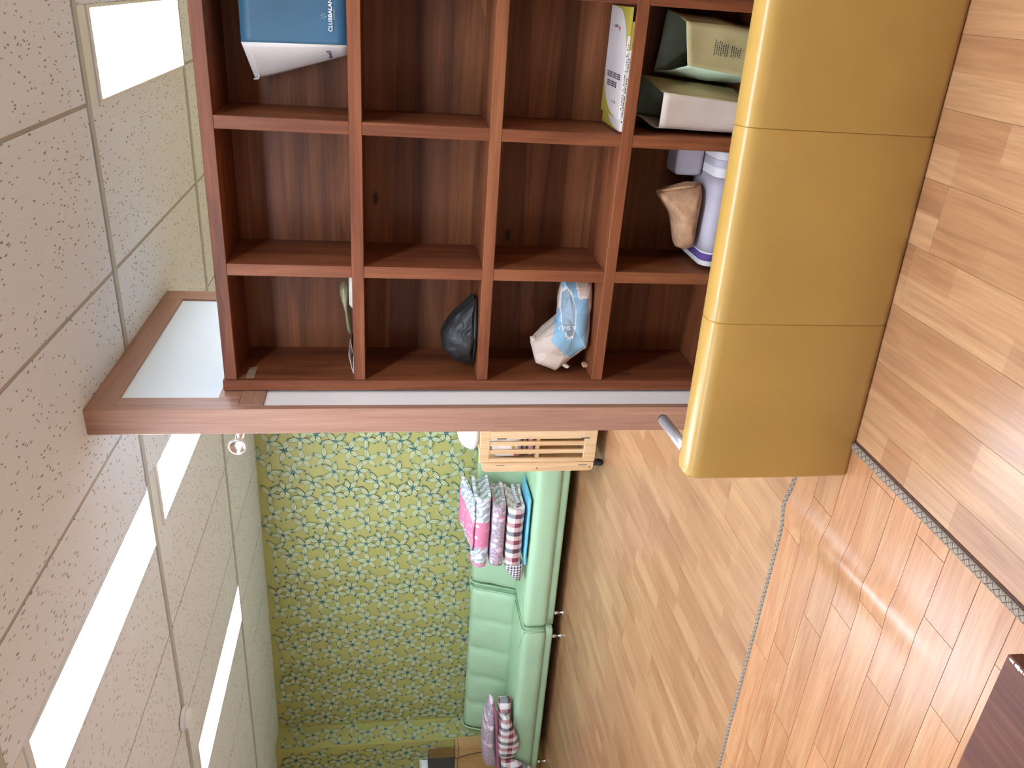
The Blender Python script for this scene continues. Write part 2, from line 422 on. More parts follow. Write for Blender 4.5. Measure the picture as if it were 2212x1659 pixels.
wv = g.n('ShaderNodeTexWave', wave_type='BANDS', bands_direction='DIAGONAL', Scale=9.0, Distortion=7.0, Detail=1.0); wv.inputs['Detail Scale'].default_value = 2.0; g.l(uv, wv.inputs['Vector'])
leaf = g.ramp(wv.outputs[0], [(0.0, (168, 176, 184)), (0.45, (232, 232, 234))], 'CONSTANT')
vo = g.n('ShaderNodeTexVoronoi', feature='F1', Scale=16.0); g.l(uv, vo.inputs['Vector'])
pk = g.ramp(vo.outputs['Distance'], [(0.0, (244, 226, 232)), (0.22, (224, 132, 162)), (0.6, (230, 150, 176))], 'CONSTANT')
pkb = g.math('MULTIPLY', g.math('GREATER_THAN', ux, -3.90), g.math('LESS_THAN', ux, -3.66))
g.col(g.mix(pkb, leaf, pk))
plain('trim_pink', (222, 126, 156), 0.9, vary=0.05)
plain('lining_rose', (166, 100, 118), 0.9, vary=0.06)
g = N('leaf_lining', 0.9)
v = g.coord('Object', (1, 1, 1)); wv = g.n('ShaderNodeTexWave', wave_type='BANDS', bands_direction='DIAGONAL', Scale=8.0, Distortion=5.0); g.l(v, wv.inputs['Vector'])
g.col(g.ramp(wv.outputs[0], [(0.0, (150, 158, 160)), (0.5, (206, 210, 208))], 'CONSTANT'))
g = N('braid', 0.85)                                     # woven edge tape with dark cross stitches
_, ux, uy = uvnode(g)
st = g.math('LESS_THAN', g.math('ABSOLUTE', g.math('SUBTRACT', g.math('ABSOLUTE', g.math('SUBTRACT', g.math('MODULO', g.math('ADD', ux, 20.0), 0.022), 0.011)), g.math('ABSOLUTE', uy))), 0.0016)
wf = band(g, g.math('ADD', ux, g.math('MULTIPLY', uy, 0.8)), 0.008, 0.004)
g.col(g.mix(st, g.mix(wf, (128, 108, 90), (152, 132, 112)), (66, 56, 48)))

# ------------------------------------------------------------------ the setting: floor
fl = obj('floor', bx(-7.4, 2.4, -2.0, 5.63, -0.12, -0.0045), 'laminate'); fl['kind'] = 'structure'
board_me = None
BW, BL = 0.176, 1.22
rng = random.Random(3)
x = 0.5
while x > -6.6:
    y = 0.75 - rng.random() * BL * 0.9
    while y < 5.60:
        a = max(y, 0.3); b = min(y + BL, 5.625)
        if b - a > 0.2 and not (x < -1.5 and b < 2.15 and x > -3.3):
            if board_me is None:
                o = obj('floor_board', bx(-BW + 0.0003, -0.0003, 0.0003, BL - 0.0003, -0.0045, 0.0, bev=0.0004), 'laminate', fl, local=True); board_me = o.data
            else:
                o = bpy.data.objects.new('floor_board', board_me); COL.objects.link(o); o.parent = fl
            o.location = (x, a, 0)
            if abs((b - a) - BL) > 1e-4: o.scale = (1, (b - a) / BL, 1)
        y += BL
    x -= BW

# ------------------------------------------------------------------ walls
def structure(name, bm, mat): o = obj(name, bm, mat); o['kind'] = 'structure'; return o
CEIL = 2.45
wall_back = structure('wall_back', bx(-7.5, 2.5, 5.63, 5.75, -0.1, 2.62), 'wallpaper_ground')
ADDED_WIN = [(-1.8, -0.1), (0.15, 1.85)]; WZ0, WZ1 = 0.55, 2.35  # unseen windows, added to let daylight lift the ceiling and left side
bm = BM(); box(bm, -7.5, -7.4, -2.0, 5.63, -0.1, WZ0); box(bm, -7.5, -7.4, -2.0, 5.63, WZ1, 2.62)
ex = [-2.0] + [v for ab in ADDED_WIN for v in ab] + [5.63]
for k in range(0, len(ex), 2): box(bm, -7.5, -7.4, ex[k], ex[k + 1], WZ0, WZ1)
wall_left = structure('wall_left', bm, 'wallpaper_ground')
wall_pillar = structure('wall_pillar', bx(-7.4, -6.474, 5.38, 5.63, 0.0, CEIL), 'wallpaper_ground')
structure('wall_right', bx(2.4, 2.5, -2.1, 5.63, -0.1, 2.62), 'paint_wall')
structure('wall_front', bx(-7.5, 2.4, -2.1, -2.0, -0.1, 2.62), 'paint_wall')
for k, (a, b) in enumerate(ADDED_WIN):
    wn = thing('window_%d' % (k + 1), None, None, (-7.45, a, WZ0)); wn['kind'] = 'structure'
    bm = BM()
    for q in ((a, a + 0.05, WZ0, WZ1), (b - 0.05, b, WZ0, WZ1), (a + 0.05, b - 0.05, WZ0, WZ0 + 0.05), (a + 0.05, b - 0.05, WZ1 - 0.05, WZ1), ((a + b) / 2 - 0.025, (a + b) / 2 + 0.025, WZ0 + 0.05, WZ1 - 0.05)): box(bm, -7.48, -7.43, q[0], q[1], q[2], q[3], bev=0.003)
    obj('window_frame', bm, 'fixture_white', wn)
    for a_, b_ in ((a + 0.05, (a + b) / 2 - 0.025), ((a + b) / 2 + 0.025, b - 0.05)): obj('pane', bx(-7.458, -7.452, a_, b_, WZ0 + 0.05, WZ1 - 0.05), 'window_glass', wn)
    ld = bpy.data.lights.new('daylight_portal', 'AREA'); ld.shape = 'RECTANGLE'; ld.size = WZ1 - WZ0; ld.size_y = b - a; ld.cycles.is_portal = True
    lo = bpy.data.objects.new('daylight_portal', ld); COL.objects.link(lo); lo.location = (-7.51, (a + b) / 2, (WZ0 + WZ1) / 2); lo.rotation_euler = (0, -PI / 2, 0)
# printed flowers of the wallpaper (half-drop repeat, nine flowers to a repeat)
CLASSES = [(-3.391, 2.228), (-3.477, 2.088), (-3.459, 1.923), (-3.591, 2.171), (-3.593, 1.85), (-3.687, 2.023), (-3.759, 2.239), (-3.825, 2.089), (-3.799, 1.853)]
ANG = []
r2 = random.Random(11)
for k in range(9):
    n = 5 if k % 3 else 6
    a0 = r2.random() * 6.28
    ANG.append([(a0 + 2 * PI * i / n + r2.uniform(-0.16, 0.16), r2.uniform(0.100, 0.126)) for i in range(n)])
def flowers(bm, to3d, xr, zr):
    def strip(c, d, nrm, L, o1, o2, W, eps, mi, t0=0.06, t1=0.97, n=7):
        prev = None
        for i in range(n + 1):
            t = t0 + (t1 - t0) * i / n; wv_ = W * math.sin(PI * min(1, t ** 0.8)) ** 0.8
            if o1 == o2 == 0: a = b = 0
            p = c + d * (L * t); A_ = p + nrm * (wv_ * o1[0] + o1[1]); B_ = p + nrm * (wv_ * o2[0] + o2[1])
            q = (bm.verts.new(to3d(A_[0], A_[1], eps)), bm.verts.new(to3d(B_[0], B_[1], eps)))
            if prev: bm.faces.new((prev[0], prev[1], q[1], q[0])).material_index = mi
            prev = q
    for i in range(-14, 14):
        for j in range(-8, 9):
            for k, (cx, cz) in enumerate(CLASSES):
                x = cx + i * -0.517; z = cz + j * 0.51 + i * -0.25
                if not (xr[0] - 0.02 < x < xr[1] and zr[0] < z < zr[1] - 0.012): continue
                c = Vector((x, z)); le = 0.0016 * k
                for a, L in ANG[k]:
                    d = Vector((math.cos(a), math.sin(a))); nr = Vector((-d[1], d[0])); tip = c + d * L
                    L2 = L
                    if tip[1] > zr[1] - 0.004 or not (xr[0] < tip[0] < xr[1]): continue
                    W = 0.0205
                    strip(c, d, nr, L2, (-1, 0), (1, 0), W, 0.0004 + le, 0, 0.06, 0.985)
                    for s in (-0.94, -0.47, 0.0, 0.47, 0.94):
                        strip(c, d, nr, L2, (s, -0.0014), (s, 0.0014), W, 0.0009 + le, 1, 0.05, 0.99)
                    for tt, rr in ((0.97, 0.0055),):
                        p = c + d * (L * tt)
                        bm.faces.new([bm.verts.new(to3d(p[0] + v_[0], p[1] + v_[1], 0.0012 + le)) for v_ in (d * rr * 1.4, nr * rr * 0.7, -d * rr * 1.6, -nr * rr * 0.7)]).material_index = 2
                m = 8
                bm.faces.new([bm.verts.new(to3d(c[0] + 0.0085 * (1 + 0.5 * (q % 2)) * math.cos(2 * PI * q / m), c[1] + 0.0085 * (1 + 0.5 * (q % 2)) * math.sin(2 * PI * q / m), 0.0014 + le)) for q in range(m)]).material_index = 2
bm = BM(); flowers(bm, lambda x, z, e: (x, 5.63 - e, z), (-6.474, -1.6), (0.5, CEIL))
o = obj('flower_print', bm, ['print_cream', 'print_line', 'print_blue'], wall_back, local=True); o['kind'] = 'stuff'
bm = BM(); flowers(bm, lambda x, z, e: (-6.474 + e, 5.63 + (x + 6.474), z), (-6.724, -6.474), (0.4, CEIL))
flowers(bm, lambda x, z, e: (x + 0.25, 5.38 - e, z), (-7.3, -6.724), (0.4, CEIL))
o = obj('flower_print', bm, ['print_cream', 'print_line', 'print_blue'], wall_pillar, local=True); o['kind'] = 'stuff'

# ------------------------------------------------------------------ ceiling: tiles, T-bars, lights
ceil = structure('ceiling', bx(-7.5, 2.5, -2.1, 5.75, CEIL + 0.0035, CEIL + 0.14), 'grid_gap')
BARS = [-1.300, 0.172, 1.644, 3.116, 4.588]
ROWS = list(zip([-2.0] + BARS, BARS + [5.63]))
JX = [-0.465 + 0.6035 * k for k in range(-12, 6)]
LEDS = {5: [], 4: [(-0.464, -0.163), (-2.325, -2.028), (-4.135, -3.838), (1.34, 1.64)], 3: [(-2.335, -2.045), (1.34, 1.64)], 2: [(-1.665, -0.472), (-0.458, 0.735), (-4.135, -3.838)], 1: [(-2.335, -2.045)], 0: []}  # viewer and shelf-front rows: second panel unseen, added to brighten the shelf
for ri, (ya, yb) in enumerate(ROWS):
    y0 = ya + (0.026 if ri else 0.0); y1 = yb - (0.026 if ri < len(ROWS) - 1 else 0.0)
    cuts = sorted(set([-7.4, 2.4] + [j for j in JX if -7.35 < j < 2.35]))
    for a, b in zip(cuts, cuts[1:]):
        segs = [(a, b)]
        for (l0, l1) in LEDS[ri]:
            ns = []
            for s0, s1 in segs:
                if l1 + 0.012 <= s0 or l0 - 0.012 >= s1: ns.append((s0, s1)); continue
                if l0 - 0.012 - s0 > 0.03: ns.append((s0, l0 - 0.012))
                if s1 - l1 - 0.012 > 0.03: ns.append((l1 + 0.012, s1))
            segs = ns
        for s0, s1 in segs:
            g0 = 0.0075 if any(abs(s0 - j) < 1e-6 for j in JX) else 0.0; g1 = 0.0075 if any(abs(s1 - j) < 1e-6 for j in JX) else 0.0
            obj('ceiling_tile', bx(s0 + g0, s1 - g1, y0, y1, CEIL, CEIL + 0.0033, bev=0.0012), 'ceiling_tile', ceil)
for yb in BARS:
    bm = BM(); box(bm, -7.4, 2.4, yb - 0.018, yb + 0.018, CEIL - 0.004, CEIL + 0.0065, bev=0.0012)
    obj('ceiling_bar', bm, 'grid_metal', ceil)
labels = {(4, 0): 'lit white ceiling light panel above the cubby shelf', (4, 1): 'lit ceiling light panel partly hidden by the top of the wooden post', (4, 2): 'lit narrow ceiling light panel nearest the green flowered wall', (3, 0): 'long lit ceiling light panel, the largest and brightest in view'}
for ri, ls in LEDS.items():
    for li, (l0, l1) in enumerate(ls):
        ya, yb = ROWS[ri]; y0 = ya + 0.14; y1 = yb - 0.022
        if ri == 3: y0, y1 = 1.79, 3.078
        if l1 - l0 > 1: y0, y1 = 1.30, 1.60
        t = thing('ceiling_light', labels.get((ri, li), 'lit ceiling light panel, ' + ['', 'in the row behind the viewer', 'above the viewer', 'in front of the shelf', 'behind the shelf'][ri] + ['', ', right one', ', far left', ', far right'][li]), 'ceiling light', ((l0 + l1) / 2, (y0 + y1) / 2, CEIL), group='ceiling light panels')
        bm = BM()
        box(bm, l0 - 0.011, l0, y0 - 0.03, y1 + 0.012, CEIL - 0.006, CEIL + 0.0065); box(bm, l1, l1 + 0.011, y0 - 0.03, y1 + 0.012, CEIL - 0.006, CEIL + 0.0065)
        box(bm, l0, l1, y0 - 0.03, y0, CEIL - 0.006, CEIL + 0.0065); box(bm, l0, l1, y1, y1 + 0.012, CEIL - 0.006, CEIL + 0.0065)
        obj('frame', bm, 'fixture_white', t)
        obj('diffuser', bx(l0, l1, y0, y1, CEIL - 0.003, CEIL + 0.0065), 'led_diffuser', t)
        if y0 - 0.03 - (ya + 0.026) > 0.05:
            obj('end_plate', bx(l0 - 0.011, l1 + 0.011, ya + 0.026, y0 - 0.034, CEIL - 0.001, CEIL + 0.0065), 'fixture_white', t)

# ------------------------------------------------------------------ partition: wood frame, pale upper panel, white lower panel
px0, px1, py0, py1 = -1.49, -1.39, 2.592, 3.782
part = thing('wall_partition', None, None, (px1, py0, 0)); part['kind'] = 'structure'
obj('post', bx(px0, px1, py0, py0 + 0.03, 0, CEIL, bev=0.002), 'partition_wood', part)
obj('stile', bx(px0 + 0.005, px1 - 0.001, py0 + 0.03, py0 + 0.092, 1.945, CEIL - 0.092, bev=0.0015), 'partition_wood', part)
obj('stile', bx(px0 + 0.005, px1 - 0.001, py1 - 0.105, py1, 0, CEIL, bev=0.0015), 'partition_wood', part)
obj('rail', bx(px0 + 0.005, px1 - 0.001, py0 + 0.03, py1 - 0.105, CEIL - 0.092, CEIL, bev=0.0015), 'partition_wood_level', part)
obj('rail', bx(px0 + 0.005, px1 - 0.001, py0 + 0.092, py1 - 0.105, 1.945, 2.022, bev=0.0015), 'partition_wood_level', part)
obj('rail', bx(px0 + 0.005, px1, py0 + 0.031, py1 - 0.105, 1.859, 1.944, bev=0.0015), 'partition_wood_level', part)
obj('panel', bx(px0 + 0.02, px1 - 0.012, py0 + 0.09, py1 - 0.10, 2.015, CEIL - 0.085), 'pale_board', part)
obj('panel', bx(px0 + 0.02, px1 - 0.006, py0 + 0.0315, py1 - 0.10, 0.08, 1.862), 'white_panel', part)
obj('rail', bx(px0 + 0.005, px1 - 0.001, py0 + 0.03, py1 - 0.105, 0, 0.08, bev=0.0015), 'partition_wood_level', part)

# ------------------------------------------------------------------ cubby shelf
SY, SB = 2.735, 3.035
t = thing('cubby_shelf', 'tall reddish brown open cubby shelf standing against the wooden partition', 'shelf', (-1.387, SY, 0))
ZB = [(1.963, 2.006), (1.503, 1.545), (1.046, 1.086), (0.597, 0.638), (0.14, 0.182)]
DX = [(-0.948, -0.906), (-0.462, -0.421), (-0.022, 0.02)]
XR = 0.46
obj('side_panel', bx(-1.386, -1.346, SY - 0.006, SB + 0.012, 0, 2.012, bev=0.0015), 'shelf_wood_upright', t)
obj('side_panel', bx(XR, XR + 0.04, SY - 0.006, SB + 0.012, 0, 2.012, bev=0.0015), 'shelf_wood_upright', t)
for z0, z1 in ZB: obj('shelf_board', bx(-1.3455, XR - 0.0005, SY, SB, z0, z1, bev=0.0015), 'shelf_wood', t)
for (z0, z1), (z2, z3) in zip(ZB[1:], ZB):
    for x0, x1 in DX: obj('divider', bx(x0, x1, SY + 0.001, SB, z1, z2, bev=0.0012), 'shelf_wood_upright', t)
obj('back_panel', bx(-1.3455, XR - 0.0005, SB, SB + 0.01, 0.06, 2.006), 'shelf_back_wood', t)
obj('plinth', bx(-1.3455, XR - 0.0005, SY + 0.02, SY + 0.04, 0, 0.14), 'shelf_wood', t)
top(obj('label_plate', bx(-1.346, -1.3445, 2.75, 2.842, 1.905, 1.935, bev=0.0005), 'brass_plate'), 'small blank tarnished label plate on the shelf side wall, top cubby', 'label plate')

# ------------------------------------------------------------------ yellow sofa seen from behind
BR = math.radians(2.77)
t = thing('yellow_sofa', 'mustard yellow vinyl sofa seen from behind in front of the cubby shelf', 'sofa', (-1.295, 1.953, 0), BR)
secs = [(0.0, 0.497), (0.497, 1.02), (1.02, 1.545)]
BP = [(0.004, 0.004), (0.0, 0.02), (-0.003, 0.15), (-0.004, 0.30), (-0.002, 0.42), (0.0, 0.485), (0.003, 0.503), (0.010, 0.517), (0.021, 0.526), (0.035, 0.530), (0.075, 0.529), (0.09, 0.524), (0.10, 0.512), (0.105, 0.49), (0.108, 0.30), (0.108, 0.004)]
for a, b in secs:
    rings = []; e0 = 0.016 if a == 0.0 else 0.004; e1 = 0.004
    for d, ins in ((0.0005, 0.35), (0.35, 0.1), (1.0, 0.0)):
        rings.append((a + 0.0004 + e0 * d, e0 * ins))
    n_ = 12
    for k in range(1, n_): rings.append((a + e0 + (b - a - e0 - e1) * k / n_, 0.0))
    for d, ins in ((1.0, 0.0), (0.35, 0.1), (0.0005, 0.35)): rings.append((b - 0.0004 - e1 * d, e1 * ins))
    bm = BM(); cy, cz = 0.054, 0.265
    loft(bm, [[Vector((x_, cy + (p[0] - cy) * (1 - ins / 0.06) + 0.0012 * noise.noise(Vector((x_ * 5, p[1] * 5, a))), cz + (p[1] - cz) * (1 - ins / 0.26))) for p in BP] for x_, ins in rings])
    obj('back_section', bm, 'vinyl_yellow', t, smooth=True, local=True)
for a, b in secs:
    obj('seat_cushion', rbox(a + 0.001, b - 0.001, 0.122, 0.50, 0.06, 0.28, r=0.03, nx=8, ny=8, nz=5, bulge=0.006), 'vinyl_yellow', t, smooth=True, local=True)
bm = tube(BM(), [(0.03, 0.10, 0.486), (0.035, 0.335, 0.498)], 0.0185, 20); ar = obj('armrest_tube', bm, 'steel_tube', t, local=True)
ar['label'] = 'chrome tube arm'
bm = lathe(BM(), [(0.0185, 0), (0.0175, 0.006), (0.0, 0.0075)], (0, 0, 0), 20, 'y'); bmesh.ops.translate(bm, verts=bm.verts, vec=(0.035, 0.335, 0.498)); obj('end_cap', bm, 'rubber_black', ar, local=True)
bm = lathe(BM(), [(0.012, -0.02), (0.021, -0.02), (0.021, 0.006), (0.0, 0.006)], (0, 0, 0), 20, 'y'); bmesh.ops.translate(bm, verts=bm.verts, vec=(0.03, 0.128, 0.487)); obj('collar', bm, 'rubber_black', ar, local=True)

# ------------------------------------------------------------------ wood-look floor mat with braided edge
MX1, MY1 = -1.19, 2.225
def ridge(x, y): return 0.015 * math.exp(-((x + 1.575 + 0.12 * (y - 2.1)) / 0.06) ** 2) * max(0.0, min(1.0, (y - 1.35) / 0.5))
t = thing('floor_mat', 'glossy orange plank patterned floor mat with a braided edge', 'mat', (MX1, MY1, 0))
def sheet(x0, x1, y0, y1, z0, z1, nx, ny):
    bm = BM(); rings = []
    for i in range(nx + 1):
        x = x0 + (x1 - x0) * i / nx
        r_ = [Vector((x, y0 + (y1 - y0) * j / ny, z1 + ridge(x, y0 + (y1 - y0) * j / ny))) for j in range(ny + 1)]
        r_ += [Vector((x, y0 + (y1 - y0) * j / ny, z0 + ridge(x, y0 + (y1 - y0) * j / ny))) for j in range(ny, -1, -1)]
        rings.append(r_)
    loft(bm, rings)
    return bm
obj('backing', sheet(-4.2, MX1 - 0.012, 0.0, MY1 - 0.012, 0.001, 0.0035, 300, 18), 'dark_shadow_gap', t)
JO = [[-1.67, -2.213, -2.845], [-1.46, -2.103, -2.628, -3.2], [-1.858, -2.33, -2.95], [-1.225, -1.708, -2.406, -3.0], [-1.585, -2.198, -2.8], [-1.25, -1.766, -2.35, -2.9], [-1.426, -2.02, -2.6], [-1.618, -2.25, -2.8], [-1.35, -1.9, -2.5], [-1.7, -2.3], [-1.45, -2.1], [-1.3, -1.85], [-1.6, -2.2], [-1.4, -2.0], [-1.75]]
y = MY1 - 0.014
for k, js in enumerate(JO):
    yb = 2.21 - 0.1225 * (k + 1)
    xs = [MX1 - 0.014] + [j for j in js] + [-4.2]
    for a, b in zip(xs, xs[1:]):
        g_ = 0.0009
        pk_ = obj('plank', sheet(b + g_, a - g_, yb + g_, y - g_, 0.0037, 0.0065, max(1, int((a - b) / 0.011)) if a > -2.0 else 2, 2), 'mat_wood', t); pk_.data.set_sharp_from_angle(angle=0.9)
    y = yb
def edge_tape(path, wdt, nseg):
    bm = BM(); lay = bm.loops.layers.uv.verify(); P = [Vector(p) for p in path]; prev = None; s = 0
    L = (P[1] - P[0]).length; d = (P[1] - P[0]).normalized(); nr = Vector((-d[1], d[0], 0))
    prof = [(-1, 0.001), (-0.9, 0.008), (-0.4, 0.0115), (0.4, 0.0115), (0.9, 0.008), (1, 0.001)]
    rings = []
    for i in range(nseg + 1):
        p = P[0] + d * (L * i / nseg); rings.append([p + nr * (wdt / 2 * a) + Vector((0, 0, h + ridge(p[0], p[1]))) for a, h in prof])
    loft(bm, rings, closed=True, uv=lambda i, k: (L * i / nseg, wdt / 2 * prof[k % 6][0]))
    return bm
obj('edge_braid', edge_tape([(-4.2, MY1 - 0.003, 0), (MX1, MY1 - 0.003, 0)], 0.024, 160), 'braid', t)
obj('edge_braid', edge_tape([(MX1 - 0.002, 0.0, 0), (MX1 - 0.002, MY1, 0)], 0.027, 60), 'braid', t)

obj('edge_binding', bx(MX1 + 0.0118, MX1 + 0.0175, 0.0, MY1, 0.0, 0.0035, bev=0.0008), 'edge_brown', t)  # shade line beside the mat, painted as a thin dark strip

# ------------------------------------------------------------------ low dark table, its corner in the frame
t = thing('low_table', 'dark brown low wooden table with a chipped corner on the mat', 'table', (-1.45, 0.55, 0.0065))
bm = bx(-1.93, -0.983, 0.18, 0.918, 0.318, 0.35, bev=0.003); tt_ = obj('table_top', bm, 'table_wood', t)
obj('apron', bx(-1.90, -1.013, 0.21, 0.888, 0.25, 0.318), 'table_wood', t)
for x_ in (-1.88, -1.06):
    for y_ in (0.23, 0.82): obj('leg', bx(x_, x_ + 0.045, y_, y_ + 0.045, 0.0065, 0.25, bev=0.003), 'table_wood', t)
bm = BM(); rr = random.Random(4)
for k in range(9):
    y_ = 0.905 - 0.007 * k; w_ = rr.uniform(0.0015, 0.005)
    bm.faces.new([bm.verts.new((-0.9835 - 0.004 - w_ + a * 2 * w_, y_ + b * 0.006 + rr.uniform(-.002, .002), 0.3503)) for a, b in ((0, 0), (1, 0), (0.9, 1), (0.2, 1))])
obj('edge_chips', bm, 'ink_white', tt_)

# ------------------------------------------------------------------ green sofas by the flowered wall
SW = 1.735
def make_sofa(label):
    t = thing('green_sofa', label, 'sofa', (0, 0, 0), group='pale green sofas along the flowered wall')
    obj('base', rbox(0.012, SW - 0.012, 0.015, 0.66, 0.075, 0.135, r=0.008, nx=10, ny=4, nz=3), 'vinyl_green', t, smooth=True, local=True)
    bm = rbox(0.004, SW - 0.004, -0.015, 0.55, 0.131, 0.33, r=0.045, nx=40, ny=16, nz=10, bulge=0.008)
    for v in bm.verts:                                   # creases on the seat front
        for cx in (0.34, SW * 0.5, SW - 0.34):
            dd = abs(v.co.x - cx)
            if dd < 0.05 and v.co.y < 0.25: v.co.y += 0.006 * (1 - dd / 0.05); v.co.z -= 0.003 * (1 - dd / 0.05)
    seat = obj('seat', bm, 'vinyl_green', t, smooth=True, local=True)
    for sx_ in (0.006, SW - 0.006):
        s_ = 1 if sx_ < 0.5 else -1
        obj('seat_piping', tube(BM(), [(sx_, -0.012, 0.15), (sx_, -0.016, 0.28), (sx_, 0.0, 0.318), (sx_ + s_ * 0.012, 0.05, 0.334), (sx_ + s_ * 0.02, 0.40, 0.336)], 0.0055, 8), 'piping_green', seat, local=True)
        obj('seat_piping', tube(BM(), [(sx_ + s_ * 0.01, 0.0, 0.318), (sx_ + s_ * 0.12, 0.03, 0.331), (sx_ + s_ * 0.25, 0.075, 0.336)], [0.007, 0.005, 0.001], 8), 'piping_green', seat, local=True)
    prof = [(0.44, 0.30), (0.455, 0.36), (0.475, 0.42), (0.497, 0.48), (0.517, 0.54), (0.535, 0.60), (0.553, 0.65), (0.572, 0.682), (0.60, 0.698), (0.635, 0.695), (0.662, 0.675), (0.675, 0.62), (0.68, 0.45), (0.68, 0.30)]
    nx = 60; rings = []
    for i in range(nx + 1):
        u = i / nx; x = 0.012 + (SW - 0.024) * u; ring = []
        edge = min(u, 1 - u) * SW; rd = 0.0 if edge > 0.05 else 0.028 * (1 - edge / 0.05) ** 2
        for (yy, zz) in prof:
            front = 1.0 if yy < 0.575 and zz > 0.32 else 0.0
            cell = (u * 5) % 1; puff = 0.024 * (math.sin(PI * cell) ** 0.5)
            seam = 0.014 * math.exp(-((zz - 0.535) / 0.022) ** 2)
            dy = -front * (puff - seam) + (rd if front else -rd * 0.4)
            wr = noise.noise(Vector((x * 14, zz * 30, 2.2))) * 0.006 * front
            ring.append(Vector((x, yy + dy + wr, zz - rd * 0.7 - 0.004 * (1 - math.sin(PI * cell)) * (zz > 0.6))))
        rings.append(ring)
    bm = BM(); loft(bm, rings); back = obj('backrest', bm, 'vinyl_green', t, smooth=True, local=True)
    for x_ in (0.012, SW - 0.012):
        obj('back_piping', tube(BM(), [(x_, p[0] - 0.002, p[1]) if p[1] < 0.66 else (x_, p[0], p[1] + 0.004) for p in prof[:12]], 0.008, 8), 'piping_green', back, local=True)
    for sx_ in (0.0, 1.0):                               # short piping along the top near the corners
        xs_ = [0.012 + 0.26 * k / 4 if sx_ == 0 else SW - 0.012 - 0.26 * k / 4 for k in range(5)]
        obj('back_piping', tube(BM(), [(x_, 0.63, 0.697 - 0.004 * k) for k, x_ in enumerate(xs_)], 0.008, 8), 'piping_green', back, local=True)
    for x_ in (0.11, SW - 0.11):
        for y_ in (0.045, 0.58):
            bm = lathe(BM(), [(0.0, 0), (0.022, 0), (0.022, 0.004), (0.012, 0.012), (0.009, 0.02), (0.009, 0.034), (0.017, 0.036), (0.017, 0.076), (0, 0.076)], (x_, y_, 0), 16)
            obj('leg', bm, 'chrome', t, local=True)
    return t
s1 = make_sofa('pale green vinyl sofa holding the neat stack of folded quilts'); s1.location = (-4.684, 4.925, 0)
s2 = copy_tree(s1); s2.location = (-6.432, 4.905, 0); s2['label'] = 'pale green vinyl sofa with the untidy heap of quilts, in the corner'

# ------------------------------------------------------------------ quilts on the right sofa
SEAT = 0.342
def quilt(name, label, z0, hgt, x0, x1, yf, yb, mat, lining, seed, layers=2, group='folded quilts stacked on the sofa'):
    t = thing(name, label, 'quilt', ((x0 + x1) / 2, (yf + yb) / 2, z0), group=group)
    th = hgt / (2 * layers); r = hgt / 2 - th / 2
    path = [(yb, z0 + th / 2), (yf + hgt / 2, z0 + th / 2)] + [(yf + hgt / 2 + math.cos(math.radians(a)) * r, z0 + hgt / 2 + math.sin(math.radians(a)) * r) for a in range(-75, -271, -15)][1:]
    path = [(yb, z0 + th / 2)] + [(yf + hgt / 2 - math.sin(math.radians(a)) * r * 0.75, z0 + hgt / 2 - math.cos(math.radians(a)) * r) for a in range(0, 181, 15)] + [(yb, z0 + hgt - th / 2)]
    obj('outer_fold', ribbon(path, th * 0.98, x0, x1, 18, 0.006, seed), mat, t)
    for k in range(1, layers):
        r2_ = r - th * k
        yk = yf + hgt / 2 + 0.012 * k
        if r2_ < th * 0.3: path = [(yb - 0.004 * k, z0 + hgt / 2), (yk, z0 + hgt / 2)]
        else: path = [(yb - 0.01 * k, z0 + hgt / 2 - r2_)] + [(yk - math.sin(math.radians(a)) * r2_ * 0.8, z0 + hgt / 2 - math.cos(math.radians(a)) * r2_) for a in range(0, 181, 20)] + [(yb - 0.01 * k, z0 + hgt / 2 + r2_)]
        obj('inner_fold', ribbon(path, th * 0.9, x0 + 0.012, x1 - 0.006 - 0.008 * k, 14, 0.005, seed + 3), lining, t)
    return t
bm = rbox(-4.055, -3.44, 4.945, 5.30, SEAT + 0.006, SEAT + 0.026, r=0.009, nx=24, ny=12, nz=3, bulge=0.0, nz_amp=0.004, seed=2, nscale=9)
top(obj('blue_mat', bm, 'sky_blue_cloth', smooth=True), 'sky blue padded mat lying under the stack of quilts', 'mat')
Z1 = SEAT + 0.048
q = quilt('plaid_quilt', 'thick plaid quilt in maroon and white, bottom of the stack', Z1, 0.128, -4.05, -3.53, 4.93, 5.30, 'plaid_cloth', 'plaid_cloth', 1.0, layers=3)
bm = puffy([(-4.03, Z1 + 0.135), (-4.02, Z1 + 0.02), (-4.06, Z1 - 0.028), (-4.16, Z1 - 0.034), (-4.235, Z1 - 0.015), (-4.24, Z1 + 0.015), (-4.18, Z1 + 0.07), (-4.12, Z1 + 0.11)], 4.995, 0.06, 0.10, M=40, R=8, crumple=0.006)
obj('turned_corner', bm, 'gingham_cloth', q, smooth=True)
bm = ribbon([(5.02, Z1 + 0.045), (5.12, Z1 + 0.055), (5.28, Z1 + 0.06)], 0.022, -3.60, -3.515, 4, 0.003, 5.0); obj('gingham_fold', bm, 'gingham_cloth', q)
Z2 = Z1 + 0.140
q = quilt('rosette_quilt', 'mauve quilt with pink rosettes in the middle of the stack', Z2, 0.105, -4.06, -3.50, 4.945, 5.30, 'pink_dot_cloth', 'leaf_lining', 4.0, layers=2)
Z3 = Z2 + 0.117
q = quilt('leaf_quilt', 'grey leaf and pink star patterned quilt on top of the stack', Z3, 0.125, -4.05, -3.45, 4.96, 5.32, 'star_cloth', 'leaf_lining', 7.0, layers=3)
